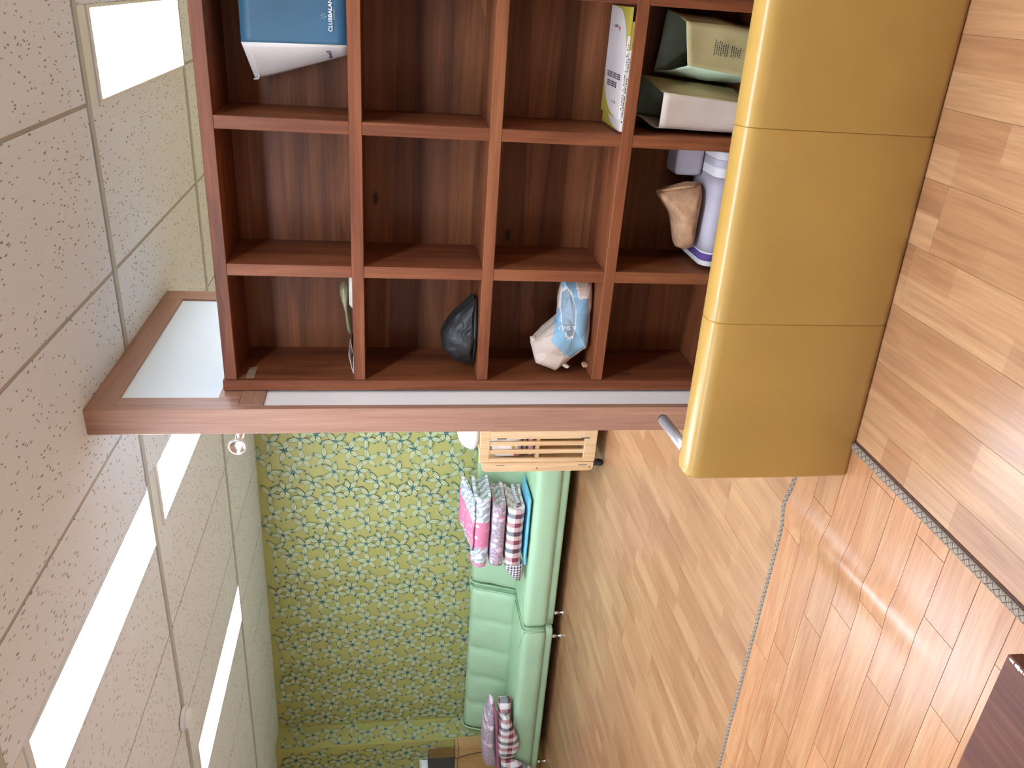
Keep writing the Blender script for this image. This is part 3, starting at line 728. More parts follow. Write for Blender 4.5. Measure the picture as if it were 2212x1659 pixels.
obj('pink_binding', tube(BM(), [(-4.052, 5.03, Z3 + 0.01), (-4.062, 4.975, Z3 + 0.03), (-4.062, 4.962, Z3 + 0.07), (-4.06, 5.0, Z3 + 0.115), (-4.055, 5.1, Z3 + 0.13)], 0.010, 8), 'trim_pink', q)
bm = ribbon([(4.985, Z3 + 0.128), (5.10, Z3 + 0.142), (5.26, Z3 + 0.165), (5.37, Z3 + 0.19)], 0.016, -3.93, -3.47, 12, 0.008, 9.0); obj('top_flap', bm, 'star_cloth', q)
bm = ribbon([(5.36, Z3 + 0.186), (5.385, Z3 + 0.196)], 0.018, -3.935, -3.60, 8, 0.006, 9.0); obj('pink_binding', bm, 'trim_pink', q)

# ------------------------------------------------------------------ untidy quilts on the corner sofa
t = thing('plaid_quilt', 'crumpled plaid quilt spilling over the front of the corner sofa', 'quilt', (-6.0, 5.05, SEAT), group='quilts heaped on the corner sofa')
def nearer(pts, k): return [(x_ * k, CAM_Z - (CAM_Z - z_) * k) for x_, z_ in pts]
out = [(-5.555, 0.47), (-5.55, 0.362), (-5.70, 0.352), (-5.95, 0.350), (-6.20, 0.350), (-6.33, 0.352), (-6.34, 0.38), (-6.28, 0.415), (-6.10, 0.43), (-5.85, 0.45), (-5.68, 0.468)]
obj('bundle', puffy(out, 5.0, 0.10, 0.13, M=70, R=12, crumple=0.008, cs=9, seed=3), 'plaid_cloth', t, smooth=True)
out = nearer([(-5.72, 0.40), (-5.80, 0.345), (-5.93, 0.31), (-6.05, 0.262), (-6.16, 0.235), (-6.27, 0.25), (-6.33, 0.30), (-6.34, 0.38), (-6.28, 0.425), (-6.05, 0.44), (-5.85, 0.43)], 0.968)
obj('spilled_fold', puffy(out, 4.852, 0.05, 0.022, M=70, R=12, crumple=0.012, cs=9, seed=3), 'plaid_cloth', t, smooth=True)
out = [(-6.29, 0.40), (-6.30, 0.29), (-6.34, 0.22), (-6.40, 0.13), (-6.455, 0.075), (-6.462, 0.14), (-6.462, 0.40)]
obj('corner_tail', puffy(nearer(out, 0.975), 4.845, 0.05, 0.03, M=40, R=8, crumple=0.01, cs=9, seed=8), 'plaid_cloth', t, smooth=True)
t = thing('rosette_quilt', 'pink dotted mauve quilt lying on the crumpled plaid quilt', 'quilt', (-6.0, 5.08, 0.46), group='quilts heaped on the corner sofa')
out = [(-5.57, 0.535), (-5.58, 0.505), (-5.70, 0.487), (-5.90, 0.472), (-6.10, 0.455), (-6.25, 0.438), (-6.38, 0.425), (-6.42, 0.43), (-6.42, 0.52), (-6.32, 0.568), (-6.10, 0.592), (-5.85, 0.588), (-5.68, 0.565)]
obj('cover', puffy(out, 5.03, 0.12, 0.20, M=64, R=12, crumple=0.006, cs=7, seed=5), 'pink_dot_cloth', t, smooth=True)
bm = tube(BM(), [(-5.565, 4.96, 0.53), (-5.62, 4.92, 0.498), (-5.76, 4.902, 0.482), (-5.95, 4.895, 0.468), (-6.15, 4.895, 0.450), (-6.30, 4.90, 0.432), (-6.41, 4.91, 0.425)], [0.004, 0.012, 0.015, 0.014, 0.015, 0.02, 0.022], 10); obj('lining_edge', bm, 'lining_rose', t)

# ------------------------------------------------------------------ slatted wooden cart
CY = 4.41
t = thing('wooden_cart', 'slatted light pine cart on casters beside the wooden post', 'cart', (-2.6, CY + 0.2, 0))
def end_panel(y):
    p = obj('end_rail', bx(-2.768, -2.33, y, y + 0.02, 0.775, 0.838, bev=0.002), 'pine', t)
    obj('end_rail', bx(-2.768, -2.33, y, y + 0.02, 0.072, 0.152, bev=0.002), 'pine', t)
    for x0, x1 in ((-2.768, -2.741), (-2.592, -2.538)): obj('stile', bx(x0, x1, y, y + 0.02, 0.152, 0.775, bev=0.0015), 'pine', t)
    for x0, x1 in ((-2.705, -2.676), (-2.645, -2.615), (-2.49, -2.462), (-2.42, -2.392)): obj('slat', bx(x0, x1, y + 0.003, y + 0.017, 0.15, 0.777, bev=0.0015), 'pine', t)
end_panel(CY); end_panel(CY + 0.44)
rc = lambda x0, x1, z0, z1, r: [(x0 + r * (1 - math.cos(a)) , z0 + r * (1 - math.sin(a))) for a in [PI / 2 - PI / 2 * k / 5 for k in range(5, -1, -1)]][::1]
def round_board(x0, x1, z0, z1, r):
    pts = []
    for k in range(6): a = PI / 2 * k / 5; pts.append((x0 + r - r * math.cos(a), z1 - r + r * math.sin(a)))
    pts += [(x1, z1), (x1, z0)]
    for k in range(6): a = PI / 2 * k / 5; pts.append((x0 + r - r * math.sin(a), z0 + r - r * math.cos(a)))
    return pts
bo = obj('side_board', prism(BM(), round_board(-2.835, -2.77, 0.078, 0.818, 0.03), CY - 0.004, CY + 0.465, 'xz'), 'pine', t)
obj('side_board', prism(BM(), [(-2.33, 0.078), (-2.29, 0.078), (-2.29, 0.82), (-2.33, 0.82)], CY, CY + 0.46, 'xz'), 'pine', t)
obj('shelf', bx(-2.768, -2.335, CY + 0.02, CY + 0.44, 0.445, 0.465), 'pine', t)
obj('shelf', bx(-2.768, -2.335, CY + 0.02, CY + 0.44, 0.10, 0.118), 'pine', t)
for x_, z_ in ((-2.807, 0.10), (-2.812, 0.455)):
    obj('screw', lathe(BM(), [(0, -0.0005), (0.005, -0.0005), (0.005, 0.001), (0, 0.001)], (x_, CY - 0.0042, z_), 12, 'y'), 'dark_shadow_gap', bo)
for x_, z_ in ((-2.788, 0.70), (-2.791, 0.15), (-2.588, 0.70), (-2.588, 0.15)):
    obj('slot', bx(x_ - 0.0022, x_ + 0.0022, CY - 0.0048, CY - 0.0035 if x_ < -2.7 else CY + 0.001, z_ - 0.03, z_ + 0.03), 'box_grey', t)
for x_ in (-2.80, -2.36):
    for y_ in (CY + 0.04, CY + 0.40):
        cs_ = obj('caster', lathe(BM(), [(0, -0.014), (0.024, -0.014), (0.028, -0.010), (0.028, 0.010), (0.024, 0.014), (0, 0.014)], (x_, y_, 0.028), 18, 'x'), 'rubber_black', t)
        obj('caster_fork', bx(x_ - 0.019, x_ + 0.019, y_ - 0.013, y_ + 0.013, 0.045, 0.078, bev=0.004), 'box_grey', cs_)
# things on the cart
for k, (x0, x1) in enumerate(((-2.755, -2.56), (-2.55, -2.35))):
    if k == 0: lab = 'white printed soft pack lying in the slatted cart'
    else: continue
    o = obj('soft_pack', rbox(x0, x1, CY + 0.034, CY + 0.30, 0.560, 0.740, r=0.03, nx=8, ny=8, nz=8, bulge=0.012, nz_amp=0.004), ['pack_white'], smooth=True); top(o, lab, 'package')
    for (xx, zz, mm) in ((-2.70, 0.66, 'pack_pink'), (-2.665, 0.62, 'book_olive'), (-2.72, 0.60, 'ink_red')):
        obj('printed_mark', lathe(BM(), [(0, 0), (0.011, 0), (0.011, 0.001), (0, 0.001)], (xx, CY + 0.0215, zz), 12, 'y'), mm, o)
o = obj('patterned_cloth', rbox(-2.755, -2.45, CY + 0.06, CY + 0.30, 0.471, 0.512, r=0.015, nx=8, ny=6, nz=4, nz_amp=0.003), 'pack_pink', smooth=True); top(o, 'pink patterned folded cloth on the cart shelf', 'cloth')
o = obj('patterned_cloth', rbox(-2.75, -2.47, CY + 0.07, CY + 0.30, 0.518, 0.548, r=0.012, nx=8, ny=6, nz=4, nz_amp=0.003), 'pack_grey', smooth=True); top(o, 'grey striped folded cloth under the white pack in the cart', 'cloth')
prof = [(0.0, 0.0), (0.115, 0.0), (0.142, 0.012), (0.150, 0.03), (0.148, 0.05), (0.138, 0.078), (0.115, 0.105), (0.08, 0.124), (0.04, 0.134), (0.0, 0.137)]
top(obj('white_basin', lathe(BM(), prof, (-2.59, CY + 0.17, 0.8395), 36), 'plastic_white'), 'white upturned round plastic basin on top of the pine cart', 'basin')

# ------------------------------------------------------------------ corner cabinet with grey box
t = thing('corner_cabinet', 'tan wooden cabinet in the corner behind the quilt heap', 'cabinet', (-6.65, 5.32, 0))
obj('body', bx(-6.90, -6.447, 5.275, 5.376, 0.0, 0.762, bev=0.002), 'cabinet_wood', t)
obj('cabinet_top', bx(-6.91, -6.442, 5.262, 5.378, 0.763, 0.787, bev=0.004), 'cabinet_wood', t)
for x0, x1 in ((-6.895, -6.628), (-6.625, -6.452)): obj('door', bx(x0, x1, 5.263, 5.274, 0.05, 0.757, bev=0.002), 'cabinet_wood', t)
t = thing('grey_box', 'dark grey box standing on the tan corner cabinet', 'box', (-6.75, 5.32, 0.788))
obj('body', bx(-6.90, -6.582, 5.268, 5.374, 0.788, 1.040, bev=0.006, seg=2), 'box_grey', t)
obj('edge_trim', bx(-6.5822, -6.580, 5.266, 5.376, 0.79, 1.038), 'seam_dark', t)
t = thing('white_carton', 'white carton on top of the dark grey box', 'carton', (-6.8, 5.32, 1.041))
obj('carton_body', bx(-6.90, -6.722, 5.28, 5.37, 1.041, 1.118, bev=0.003), 'plastic_white', t)
obj('carton_lid', bx(-6.902, -6.72, 5.278, 5.372, 1.10, 1.121, bev=0.003), 'paper_white', t)
top(obj('power_cord', tube(BM(), [(-6.585, 5.262, 0.80), (-6.60, 5.257, 0.775), (-6.565, 5.255, 0.72), (-6.545, 5.255, 0.64), (-6.53, 5.255, 0.55), (-6.53, 5.255, 0.30), (-6.55, 5.255, 0.01)], 0.003, 6), 'rubber_black'), 'thin black power cord hanging down the cabinet front', 'cord')

# ------------------------------------------------------------------ curtain rod end, smoke detector
t = thing('curtain_rod', 'chrome curtain rod with a fluted round end beside the wooden post', 'curtain rod', (-1.585, 2.70, 1.97))
obj('rod', tube(BM(), [(-1.585, 2.73, 1.968), (-1.585, 5.60, 1.968)], 0.011, 14), 'chrome', t)
bm = lathe(BM(), [(0.0, 0.004), (0.010, 0.006), (0.020, 0.002), (0.026, -0.006), (0.029, -0.008), (0.031, -0.006), (0.031, 0.004), (0.026, 0.012), (0.018, 0.028), (0.016, 0.05), (0.019, 0.058), (0.019, 0.075), (0.014, 0.082), (0, 0.082)], (-1.585, 2.665, 1.968), 30, 'y')
for v in bm.verts:
    d = Vector((v.co.x + 1.585, 0, v.co.z - 1.968)); 
    if v.co.y < 2.668 and 0.008 < d.length < 0.024: v.co.y += 0.0025 * math.cos(15 * math.atan2(d.z, d.x))
fin = obj('finial', bm, 'chrome', t)
bm = BM()
for k in range(40):
    a = 2 * PI * k / 40; bmesh.ops.create_icosphere(bm, subdivisions=1, radius=0.0024, matrix=Matrix.Translation((-1.585 + 0.0325 * math.cos(a), 2.663, 1.968 + 0.0325 * math.sin(a))))
obj('beaded_rim', bm, 'chrome', fin)
for y_ in (2.80, 5.0):
    obj('bracket', bx(-1.5895, -1.491, y_, y_ + 0.02, 1.955, 1.981, bev=0.002), 'chrome', t) if y_ < 3.7 else None
t = thing('smoke_detector', 'flat round white detector on the ceiling bar near the left edge', 'detector', (-3.42, 3.075, CEIL))
obj('base', lathe(BM(), [(0, 0), (0.062, 0), (0.062, -0.012), (0.058, -0.016), (0, -0.016)], (-3.42, 3.075, CEIL - 0.005), 28), 'fixture_white', t)
obj('cover', lathe(BM(), [(0, 0), (0.05, 0), (0.048, -0.014), (0.03, -0.024), (0, -0.026)], (-3.42, 3.075, CEIL - 0.021), 28), 'fixture_white', t)

# ------------------------------------------------------------------ things in the cubbies
# blue and white paper bag, top row
t = thing('paper_bag', 'blue and white printed paper carrier bag in the top cubby row', 'bag', (-0.12, 2.85, 1.546))
A0, A1 = Vector((-0.208, 2.775, 1.866)), Vector((-0.199, 2.775, 1.5465))        # standing front corner edge
B0, B1 = Vector((-0.335, 2.955, 1.856)), Vector((-0.236, 2.93, 1.5465))          # far left corner edge
C0, C1 = Vector((-0.04, 2.79, 1.868)), Vector((-0.04, 2.785, 1.5465))
D0, D1 = Vector((-0.05, 2.965, 1.866)), Vector((-0.05, 2.95, 1.5465))
def paper_wall(P00, P01, P10, P11, th, nu=8, nv=10, bulge=0.0, amp=0.004, seed=0.0):
    """sheet from edge P00-P01 (top-bottom) to edge P10-P11, with thickness"""
    bm = BM(); nrm = (P10 - P00).cross(P01 - P00).normalized(); rows = []
    for s_ in (0, 1):
        g_ = []
        for i in range(nu + 1):
            u = i / nu; row = []
            for j in range(nv + 1):
                v = j / nv; p = P00.lerp(P10, u).lerp(P01.lerp(P11, u), v)
                e = math.sin(PI * u) * math.sin(PI * min(1, v * 1.02))
                p = p + nrm * (bulge * e + amp * noise.noise(p * 11 + Vector((seed, 0, 0))) * (1 if 0 < i < nu else 0.0) + s_ * th)
                row.append(bm.verts.new(p))
            g_.append(row)
        rows.append(g_)
    for g_ in rows:
        for i in range(nu):
            for j in range(nv): bm.faces.new((g_[i][j], g_[i + 1][j], g_[i + 1][j + 1], g_[i][j + 1])).smooth = True
    a, b = rows
    for i in range(nu): bm.faces.new((a[i][0], a[i + 1][0], b[i + 1][0], b[i][0])); bm.faces.new((a[i][nv], a[i + 1][nv], b[i + 1][nv], b[i][nv]))
    for j in range(nv): bm.faces.new((a[0][j], a[0][j + 1], b[0][j + 1], b[0][j])); bm.faces.new((a[nu][j], a[nu][j + 1], b[nu][j + 1], b[nu][j]))
    return bm
T = 0.0012
front = obj('front_face', paper_wall(A0, A1, C0, C1, -T, amp=0.003, seed=1), 'paper_blue', t)
side = obj('side_face', paper_wall(A0, A1, B0, B1, T, nu=10, nv=14, bulge=0.008, amp=0.002, seed=2), 'paper_white', t)
obj('back_face', paper_wall(B0, B1, D0, D1, T, seed=3), 'paper_white', t)
obj('end_face', paper_wall(C0, C1, D0, D1, T, seed=4), 'paper_blue', t)
obj('fold_edge', tube(BM(), [A0 + Vector((0, -0.001, 0)), A1 + Vector((0, -0.001, 0.002))], 0.0022, 6), 'paper_white', t)
obj('handle_ribbon', tube(BM(), [B0 + Vector((0.026, -0.03, -0.004)), B0 + Vector((0.018, -0.03, -0.016)), B0 + Vector((0.008, -0.022, -0.012)), B0 + Vector((0.004, -0.014, 0.004))], 0.003, 6), 'ink_white', t)
ux_ = (C1 - A1).normalized(); loc = Vector(t.location)
def frame(origin, xd, zd):
    xd = Vector(xd).normalized(); zd = (Vector(zd) - xd * Vector(zd).dot(xd)).normalized(); yd = xd.cross(zd) * -1
    n_ = xd.cross(zd)
    return Matrix(((xd.x, zd.x, n_.x, origin[0]), (xd.y, zd.y, n_.y, origin[1]), (xd.z, zd.z, n_.z, origin[2]), (0, 0, 0, 1)))
def on(vec): return Vector(vec) - loc
text_mesh('CLUBBALANCE', 0.0165, frame(on((-0.161, 2.7715, 1.590)), ux_, (0, 0, 1)), 'ink_white', front, bold=0.0003)
text_mesh('5', 0.024, frame(on((-0.0665, 2.7715, 1.590)), ux_, (0, 0, 1)), 'ink_white', front, bold=0.0002)
bm = BM()                                              # small burst emblem above the lettering
for k in range(6):
    a = 2 * PI * k / 6 + 0.4
    for r0 in (0.003,):
        p = Vector((-0.118 + 0.006 * math.cos(a), 2.7712, 1.6155 + 0.006 * math.sin(a))); d = Vector((math.cos(a), 0, math.sin(a))); n_ = Vector((-d.z, 0, d.x))
        bm.faces.new([bm.verts.new(p + d * x_ + n_ * y_) for x_, y_ in ((-0.003, 0), (0, 0.0011), (0.003, 0), (0, -0.0011))])
box(bm, -0.128, -0.098, 2.7708, 2.7712, 1.5835, 1.5848)
obj('emblem', bm, 'paper_mint', front)
sd_ = (B1 - A1).normalized()
Am, Bm = A0.lerp(A1, 0.83), B0.lerp(B1, 0.83); sm_ = (Bm - Am).normalized(); sn_ = Vector((-sm_.y, sm_.x, 0)).normalized()
text_mesh('BALANCE5', 0.019, frame(on(Am.lerp(Bm, 0.80) + sn_ * 0.0065), -sm_, (0, 0, 1)), 'ink_blue', side, bold=0.0003)

# two booklets lying flat, third row
def booklet(label, x0, x1, y0, y1, z0, z1, marks):
    t = thing('booklet', label, 'booklet', ((x0 + x1) / 2, (y0 + y1) / 2, z0), group='booklets in the cubby')
    obj('pages', bx(x0 + 0.002, x1 - 0.002, y0 + 0.0005, y1 - 0.002, z0 + 0.0008, z1 - 0.0008), 'book_pages', t)
    cov = obj('cover', bx(x0, x1, y0, y1, z1 - 0.0008, z1), 'book_cover', t)
    obj('back_cover', bx(x0, x1, y0, y1, z0, z0 + 0.0008), 'book_cover', t)
    sp_ = obj('spine', bx(x0, x1, y0 - 0.0006, y0, z0, z1), 'book_pages', t)
    W, L_ = y1 - y0, x1 - x0
    bm = BM()                                           # olive sweeps in opposite corners
    def sweep(pts): bm.faces.new([bm.verts.new((a, b, z1 + 0.0003)) for a, b in pts])
    cx, cy = x1 - 0.16, y0 + 0.125
    outer = [(x1, y0), (x1, y0 + W * 0.62)]; arc_ = [(x1 - 0.16 + 0.155 * math.cos(a), y0 + 0.15 - 0.15 * math.sin(a)) for a in [0.15 * k for k in range(0, 11)]]
    prev = None
    for p in arc_:
        q_ = (max(p[0], x0), max(y0, p[1] - 0.0)); e_ = (min(x1, q_[0] + 0.5), y0)
        if prev: bm.faces.new([bm.verts.new((a, b, z1 + 0.0003)) for a, b in (prev, q_, (q_[0], y0), (prev[0], y0))]) if prev[1] - y0 > 0.001 else None
        prev = q_
    bm.faces.new([bm.verts.new((a, b, z1 + 0.0003)) for a, b in ((x1 - 0.005, y0), (x1, y0), (x1, y1), (x1 - 0.005, y0 + 0.15))])
    prev = None
    for k in range(0, 11):
        a = 0.157 * k; q_ = (x0 + 0.15 - 0.15 * math.cos(a) * 0.98, y1 - 0.17 + 0.0 + 0.17 * (1 - math.sin(a)) if False else y1 - 0.19 * (1 - math.sin(a)) )
        if prev: bm.faces.new([bm.verts.new((a_, b_, z1 + 0.0003)) for a_, b_ in (prev, q_, (x0, q_[1]), (x0, prev[1]))])
        prev = q_
    obj('cover_sweep', bm, 'book_olive', cov)
    obj('spine_band', bx(x1 - 0.085, x1, y0 - 0.0009, y0 - 0.0006, z0, z1), 'book_olive', sp_)
    bm = BM(); r_ = random.Random(int(z0 * 1000))
    x = x1 - 0.11
    while x > x0 + 0.03:
        w_ = r_.uniform(0.002, 0.006)
        if r_.random() < 0.8: box(bm, x - w_, x, y0 - 0.0011, y0 - 0.0007, z0 + (z1 - z0) * 0.3, z0 + (z1 - z0) * (0.55 + 0.2 * r_.random()))
        x -= w_ + r_.uniform(0.0015, 0.004)
    obj('spine_print', bm, 'ink_dark', sp_)
    if marks:
        bm = BM(); r_ = random.Random(2)
        def glyphs(xc, ya, yb, hh):                     # illegible dense lettering, one line
            y = ya
            while y > yb:
                w_ = r_.uniform(0.006, 0.009)
                for s_ in range(3):
                    box(bm, xc - hh / 2 + s_ * hh / 3 + 0.0006, xc - hh / 2 + (s_ + 0.72) * hh / 3, y - w_, y, z1 + 0.0002, z1 + 0.0005)
                if r_.random() < 0.6: box(bm, xc - hh / 2, xc + hh / 2, y - w_ * 0.6, y - w_ * 0.3, z1 + 0.0002, z1 + 0.0006)
                y -= w_ + (0.006 if r_.random() < 0.35 else 0.0016)
        glyphs(x0 + 0.128, y1 - 0.03, y1 - 0.205, 0.020); glyphs(x0 + 0.100, y1 - 0.05, y1 - 0.165, 0.020); glyphs(x0 + 0.045, y1 - 0.13, y1 - 0.18, 0.008); glyphs(x1 - 0.062, y1 - 0.06, y1 - 0.115, 0.009)
        obj('cover_print', bm, 'ink_dark', cov)
        bm = BM(); hp = []
        for k in range(20):
            a = 2 * PI * k / 20; hx = 16 * math.sin(a) ** 3; hy = 13 * math.cos(a) - 5 * math.cos(2 * a) - 2 * math.cos(3 * a) - math.cos(4 * a)
            hp.append((x1 - 0.068 + hy * 0.00055, y1 - 0.135 - hx * 0.00055))
        prism(bm, hp, z1 + 0.0002, z1 + 0.0006, 'xy'); obj('heart_emblem', bm, 'ink_red', cov)
booklet('pale booklet at the bottom, sticking out to the left under its twin', -0.412, -0.072, 2.742, 2.985, 0.6385, 0.6475, False)
booklet('pale booklet with olive corners and a small red heart, on top', -0.372, -0.030, 2.740, 2.985, 0.648, 0.657, True)

# two shopping bags, bottom row
def carrier(label, rim, base, mats, loc_, print_=False):
    """rim / base: four corners front-left, front-right, back-right, back-left"""
    t = thing('paper_bag', label, 'bag', loc_); rim = [Vector(p) for p in rim]; base = [Vector(p) for p in base]
    names = ['front_face', 'right_face', 'back_face', 'left_face']; fs = []
    for k in range(4):
        a, b = k, (k + 1) % 4
        o = obj(names[k], paper_wall(rim[a], base[a], rim[b], base[b], T, nu=10, nv=12, bulge=0.012 if k in (0, 2) else -0.008, amp=0.009, seed=k + loc_[0] * 10), mats[k], t); fs.append(o)
    bm = BM(); bm.faces.new([bm.verts.new(p + Vector((0, 0, 0.002))) for p in base]); bmesh.ops.solidify(bm, geom=bm.faces[:], thickness=0.001); obj('bottom', bm, mats[2], t)
    return t, fs
t, fs = carrier('khaki paper shopping bag with lines of small print, bottom cubby row', [(-0.196, 2.79, 0.425), (-0.060, 2.80, 0.450), (-0.030, 2.93, 0.475), (-0.236, 2.95, 0.49)], [(-0.222, 2.775, 0.1835), (-0.075, 2.785, 0.1835), (-0.06, 2.93, 0.1835), (-0.255, 2.90, 0.1835)], ['paper_khaki', 'paper_khaki', 'paper_inside', 'paper_mint'], (-0.14, 2.86, 0.183), True)
bm = BM(); r_ = random.Random(6); cxb, fy = -0.135, 2.7715
for k in range(13):
    zz = 0.345 - k * 0.0075; wd = r_.uniform(0.022, 0.05) if k not in (7,) else 0
    x = cxb - 0.012 * (k / 13) - wd / 2
    while x < cxb - 0.012 * (k / 13) + wd / 2:
        ww = r_.uniform(0.003, 0.008); box(bm, x, x + ww, fy - 0.0006, fy, zz, zz + 0.0034); x += ww + 0.0018
p_ = obj('small_print', bm, 'ink_dark', fs[0])
t2, fs2 = carrier('pinkish white paper shopping bag beside the khaki one, bottom row', [(-0.402, 2.80, 0.492), (-0.283, 2.785, 0.496), (-0.242, 2.93, 0.54), (-0.38, 2.96, 0.545)], [(-0.405, 2.79, 0.1835), (-0.305, 2.775, 0.1835), (-0.268, 2.90, 0.1835), (-0.40, 2.92, 0.1835)], ['paper_pink', 'paper_khaki', 'paper_inside', 'paper_pink'], (-0.34, 2.86, 0.183))

# tan towel pouch resting on folded lilac cloth, bottom row
t = thing('folded_cloth', 'folded lilac and white cloth with a purple band, bottom cubby row', 'cloth', (-0.67, 2.88, 0.183))
def roll(x0, x1, mat, z=0.0): return obj('cloth_band', ribbon([(3.00, 0.195), (2.83, 0.195)] + [(2.81 - math.sin(math.radians(a)) * 0.030, 0.225 - math.cos(math.radians(a)) * 0.030) for a in range(0, 181, 20)] + [(2.86, 0.255), (3.0, 0.255)], 0.016, x0, x1, 6, 0.002, 2.0), mat, t)
roll(-0.835, -0.56, 'cloth_lilac'); roll(-0.56, -0.525, 'cloth_white'); roll(-0.525, -0.498, 'cloth_lilac'); roll(-0.498, -0.47, 'cloth_white')
roll(-0.843, -0.836, 'cloth_white'); roll(-0.868, -0.844, 'cloth_purple'); roll(-0.888, -0.869, 'cloth_white')
bm = bx(-0.582, -0.468, 2.90, 3.02, 0.266, 0.37, bev=0.015, seg=3); obj('inner_layer', bm, 'cloth_lilac', t)
t = thing('towel_pouch', 'tan terry towel bundle lying on the folded lilac cloth', 'towel', (-0.73, 2.87, 0.278))
out = [(-0.598, 0.325), (-0.597, 0.280), (-0.63, 0.271), (-0.71, 0.270), (-0.80, 0.270), (-0.848, 0.274), (-0.856, 0.30), (-0.845, 0.335), (-0.78, 0.352), (-0.72, 0.372), (-0.66, 0.425), (-0.637, 0.437), (-0.618, 0.39)]
obj('bundle', puffy(out, 2.875, 0.085, 0.09, M=60, R=10, crumple=0.006, cs=16, seed=1, lean=0.12), 'towel_tan', t, smooth=True)
obj('hem', tube(BM(), [(-0.60, 2.86, 0.292), (-0.604, 2.83, 0.32), (-0.612, 2.84, 0.36), (-0.628, 2.86, 0.41), (-0.636, 2.88, 0.435)], 0.005, 8), 'towel_tan', t)

# black pouch, second row
t = thing('black_pouch', 'crumpled black fabric pouch in the leftmost second row cubby', 'pouch', (-1.19, 2.87, 1.087))
out = [(-1.045, 1.10), (-1.06, 1.089), (-1.20, 1.088), (-1.325, 1.088), (-1.335, 1.10), (-1.315, 1.165), (-1.275, 1.212), (-1.20, 1.222), (-1.165, 1.205), (-1.11, 1.172), (-1.07, 1.13)]
obj('body', puffy(out, 2.865, 0.085, 0.09, M=54, R=10, crumple=0.022, cs=14, seed=4, center=(-1.21, 1.12)), 'bag_black', t)
obj('drawstring_hem', tube(BM(), [(-1.05, 2.83, 1.0945), (-1.15, 2.79, 1.0955), (-1.24, 2.785, 1.0955), (-1.32, 2.82, 1.096)], 0.0065, 8), 'bag_black', t)

# crumpled blue and beige fabric bag, third row
t = thing('fabric_bag', 'crumpled sky blue and beige fabric bag in the leftmost third row cubby', 'bag', (-1.16, 2.88, 0.638))
out = [(-0.975, 0.755), (-0.972, 0.66), (-0.985, 0.645), (-1.06, 0.643), (-1.168, 0.643), (-1.245, 0.652), (-1.285, 0.705), (-1.312, 0.735), (-1.34, 0.768), (-1.308, 0.848), (-1.225, 0.876), (-1.20, 0.845), (-1.14, 0.775), (-1.03, 0.766)]
blue = [(-0.965, 0.775), (-0.965, 0.722), (-1.042, 0.705), (-1.04, 0.668), (-1.146, 0.655), (-1.235, 0.672), (-1.275, 0.716), (-1.24, 0.762), (-1.195, 0.805), (-1.14, 0.785), (-1.03, 0.78)]
trim = [(-0.965, 0.775), (-0.965, 0.714), (-1.036, 0.698), (-1.033, 0.656), (-1.15, 0.645), (-1.242, 0.662), (-1.283, 0.716), (-1.24, 0.762), (-1.195, 0.805), (-1.14, 0.785), (-1.03, 0.78)]
grey = [(-1.005, 0.752), (-1.03, 0.731), (-1.08, 0.718), (-1.14, 0.715), (-1.175, 0.724), (-1.18, 0.742), (-1.15, 0.760), (-1.09, 0.766), (-1.03, 0.764)]
gc = Vector((-1.10, 0.741)); gring = [tuple(gc + (Vector(p) - gc) * 1.11) for p in grey]
body = obj('body', puffy(out, 2.852, 0.07, 0.09, [(trim, 2), (blue, 1), (gring, 2), (grey, 3)], M=170, R=30, crumple=0.026, cs=11, seed=6, center=(-1.13, 0.72), leanx=0.22), ['bag_beige', 'bag_sky', 'bag_trim', 'bag_grey'], t)
obj('drawstring_knot', puffy([(-1.297, 0.748), (-1.304, 0.728), (-1.317, 0.712), (-1.325, 0.722), (-1.318, 0.742), (-1.31, 0.752)], 2.80, 0.012, 0.014, M=18, R=4, crumple=0.006, cs=60), 'bag_trim', t)
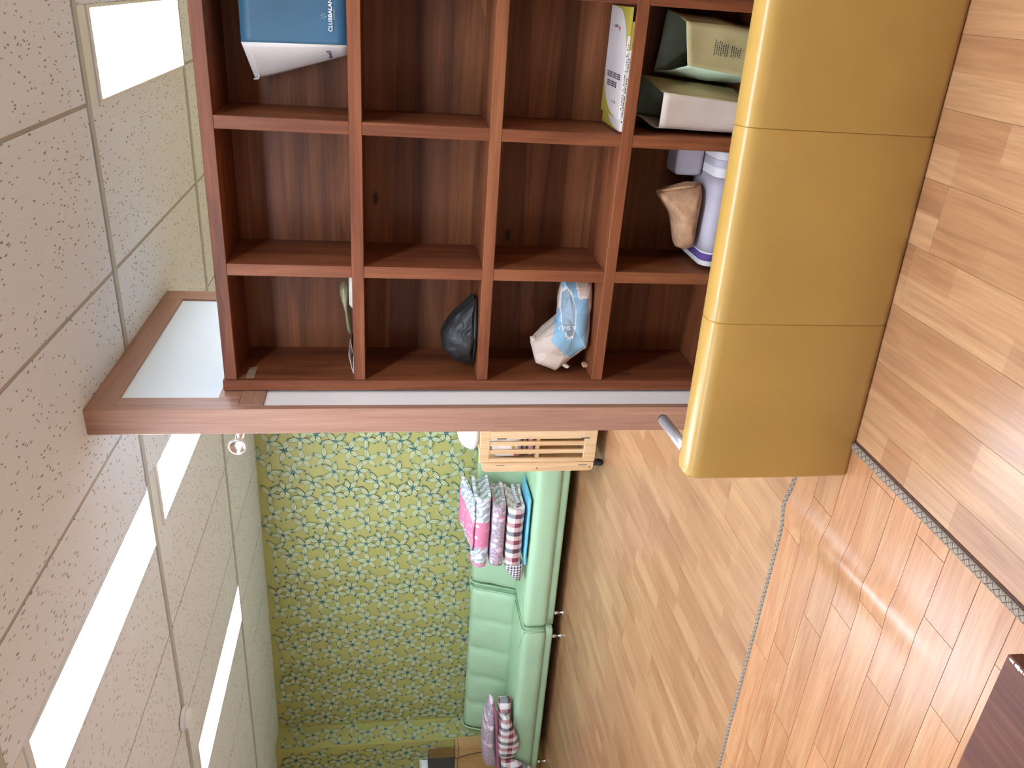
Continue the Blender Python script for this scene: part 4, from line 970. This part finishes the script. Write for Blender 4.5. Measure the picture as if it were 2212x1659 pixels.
obj('drawstring_knot', puffy([(-1.205, 0.878), (-1.20, 0.858), (-1.215, 0.853), (-1.225, 0.872)], 2.83, 0.012, 0.014, M=18, R=4, crumple=0.006, cs=60), 'bag_beige', t)
text_mesh('& SHU', 0.024, frame(Vector((-1.128, 2.756, 0.716)) - t.location, (0.0, 0.0, 1), (-1, 0, 0)), 'ink_white', body)
bm = rbox(-1.325, -1.308, 2.80, 2.83, 0.6385, 0.662, r=0.007, nx=5, ny=5, nz=5)
top(obj('wood_knob', bm, 'towel_tan', smooth=True), 'small tan knob on the shelf beneath the crumpled fabric bag', 'knob')

# papers and a rubbery pad, top row left
t = thing('paper_stack', 'small stack of cream papers on the top row board', 'papers', (-1.02, 2.85, 1.546))
for k in range(3): obj('sheet', bx(-1.072 + 0.004 * k, -0.952, 2.765 + 0.004 * k, 2.95, 1.546 + 0.0042 * k, 1.549 + 0.0042 * k, bev=0.0006), 'paper_white', t)
t = thing('folded_leaflet', 'white folded leaflet at the left end of the top row board', 'leaflet', (-1.30, 2.85, 1.546))
obj('page', bx(-1.338, -1.27, 2.775, 2.94, 1.546, 1.5485), 'paper_white', t)
bm = BM(); prism(bm, [(-1.338, 1.5490), (-1.338, 1.5505), (-1.262, 1.5655), (-1.262, 1.5640)], 2.78, 2.93, 'xz'); obj('page', bm, 'paper_white', t)
bm = BM(); prism(bm, [(-1.262, 1.5490), (-1.262, 1.5505), (-1.215, 1.5570), (-1.215, 1.5555)], 2.79, 2.90, 'xz'); obj('page', bm, 'paper_pink', t)
P_ = [(-1.212, 1.552), (-1.218, 1.562), (-1.20, 1.570), (-1.12, 1.578), (-1.06, 1.592), (-1.035, 1.597), (-1.005, 1.59), (-0.998, 1.575), (-1.02, 1.566), (-1.08, 1.563), (-1.14, 1.556)]
o = obj('gel_pad', puffy(P_, 2.86, 0.045, 0.045, M=44, R=7, crumple=0.003, cs=20), 'smoke_vinyl', smooth=True); top(o, 'translucent olive rubber pad propped on the top row papers', 'pad')
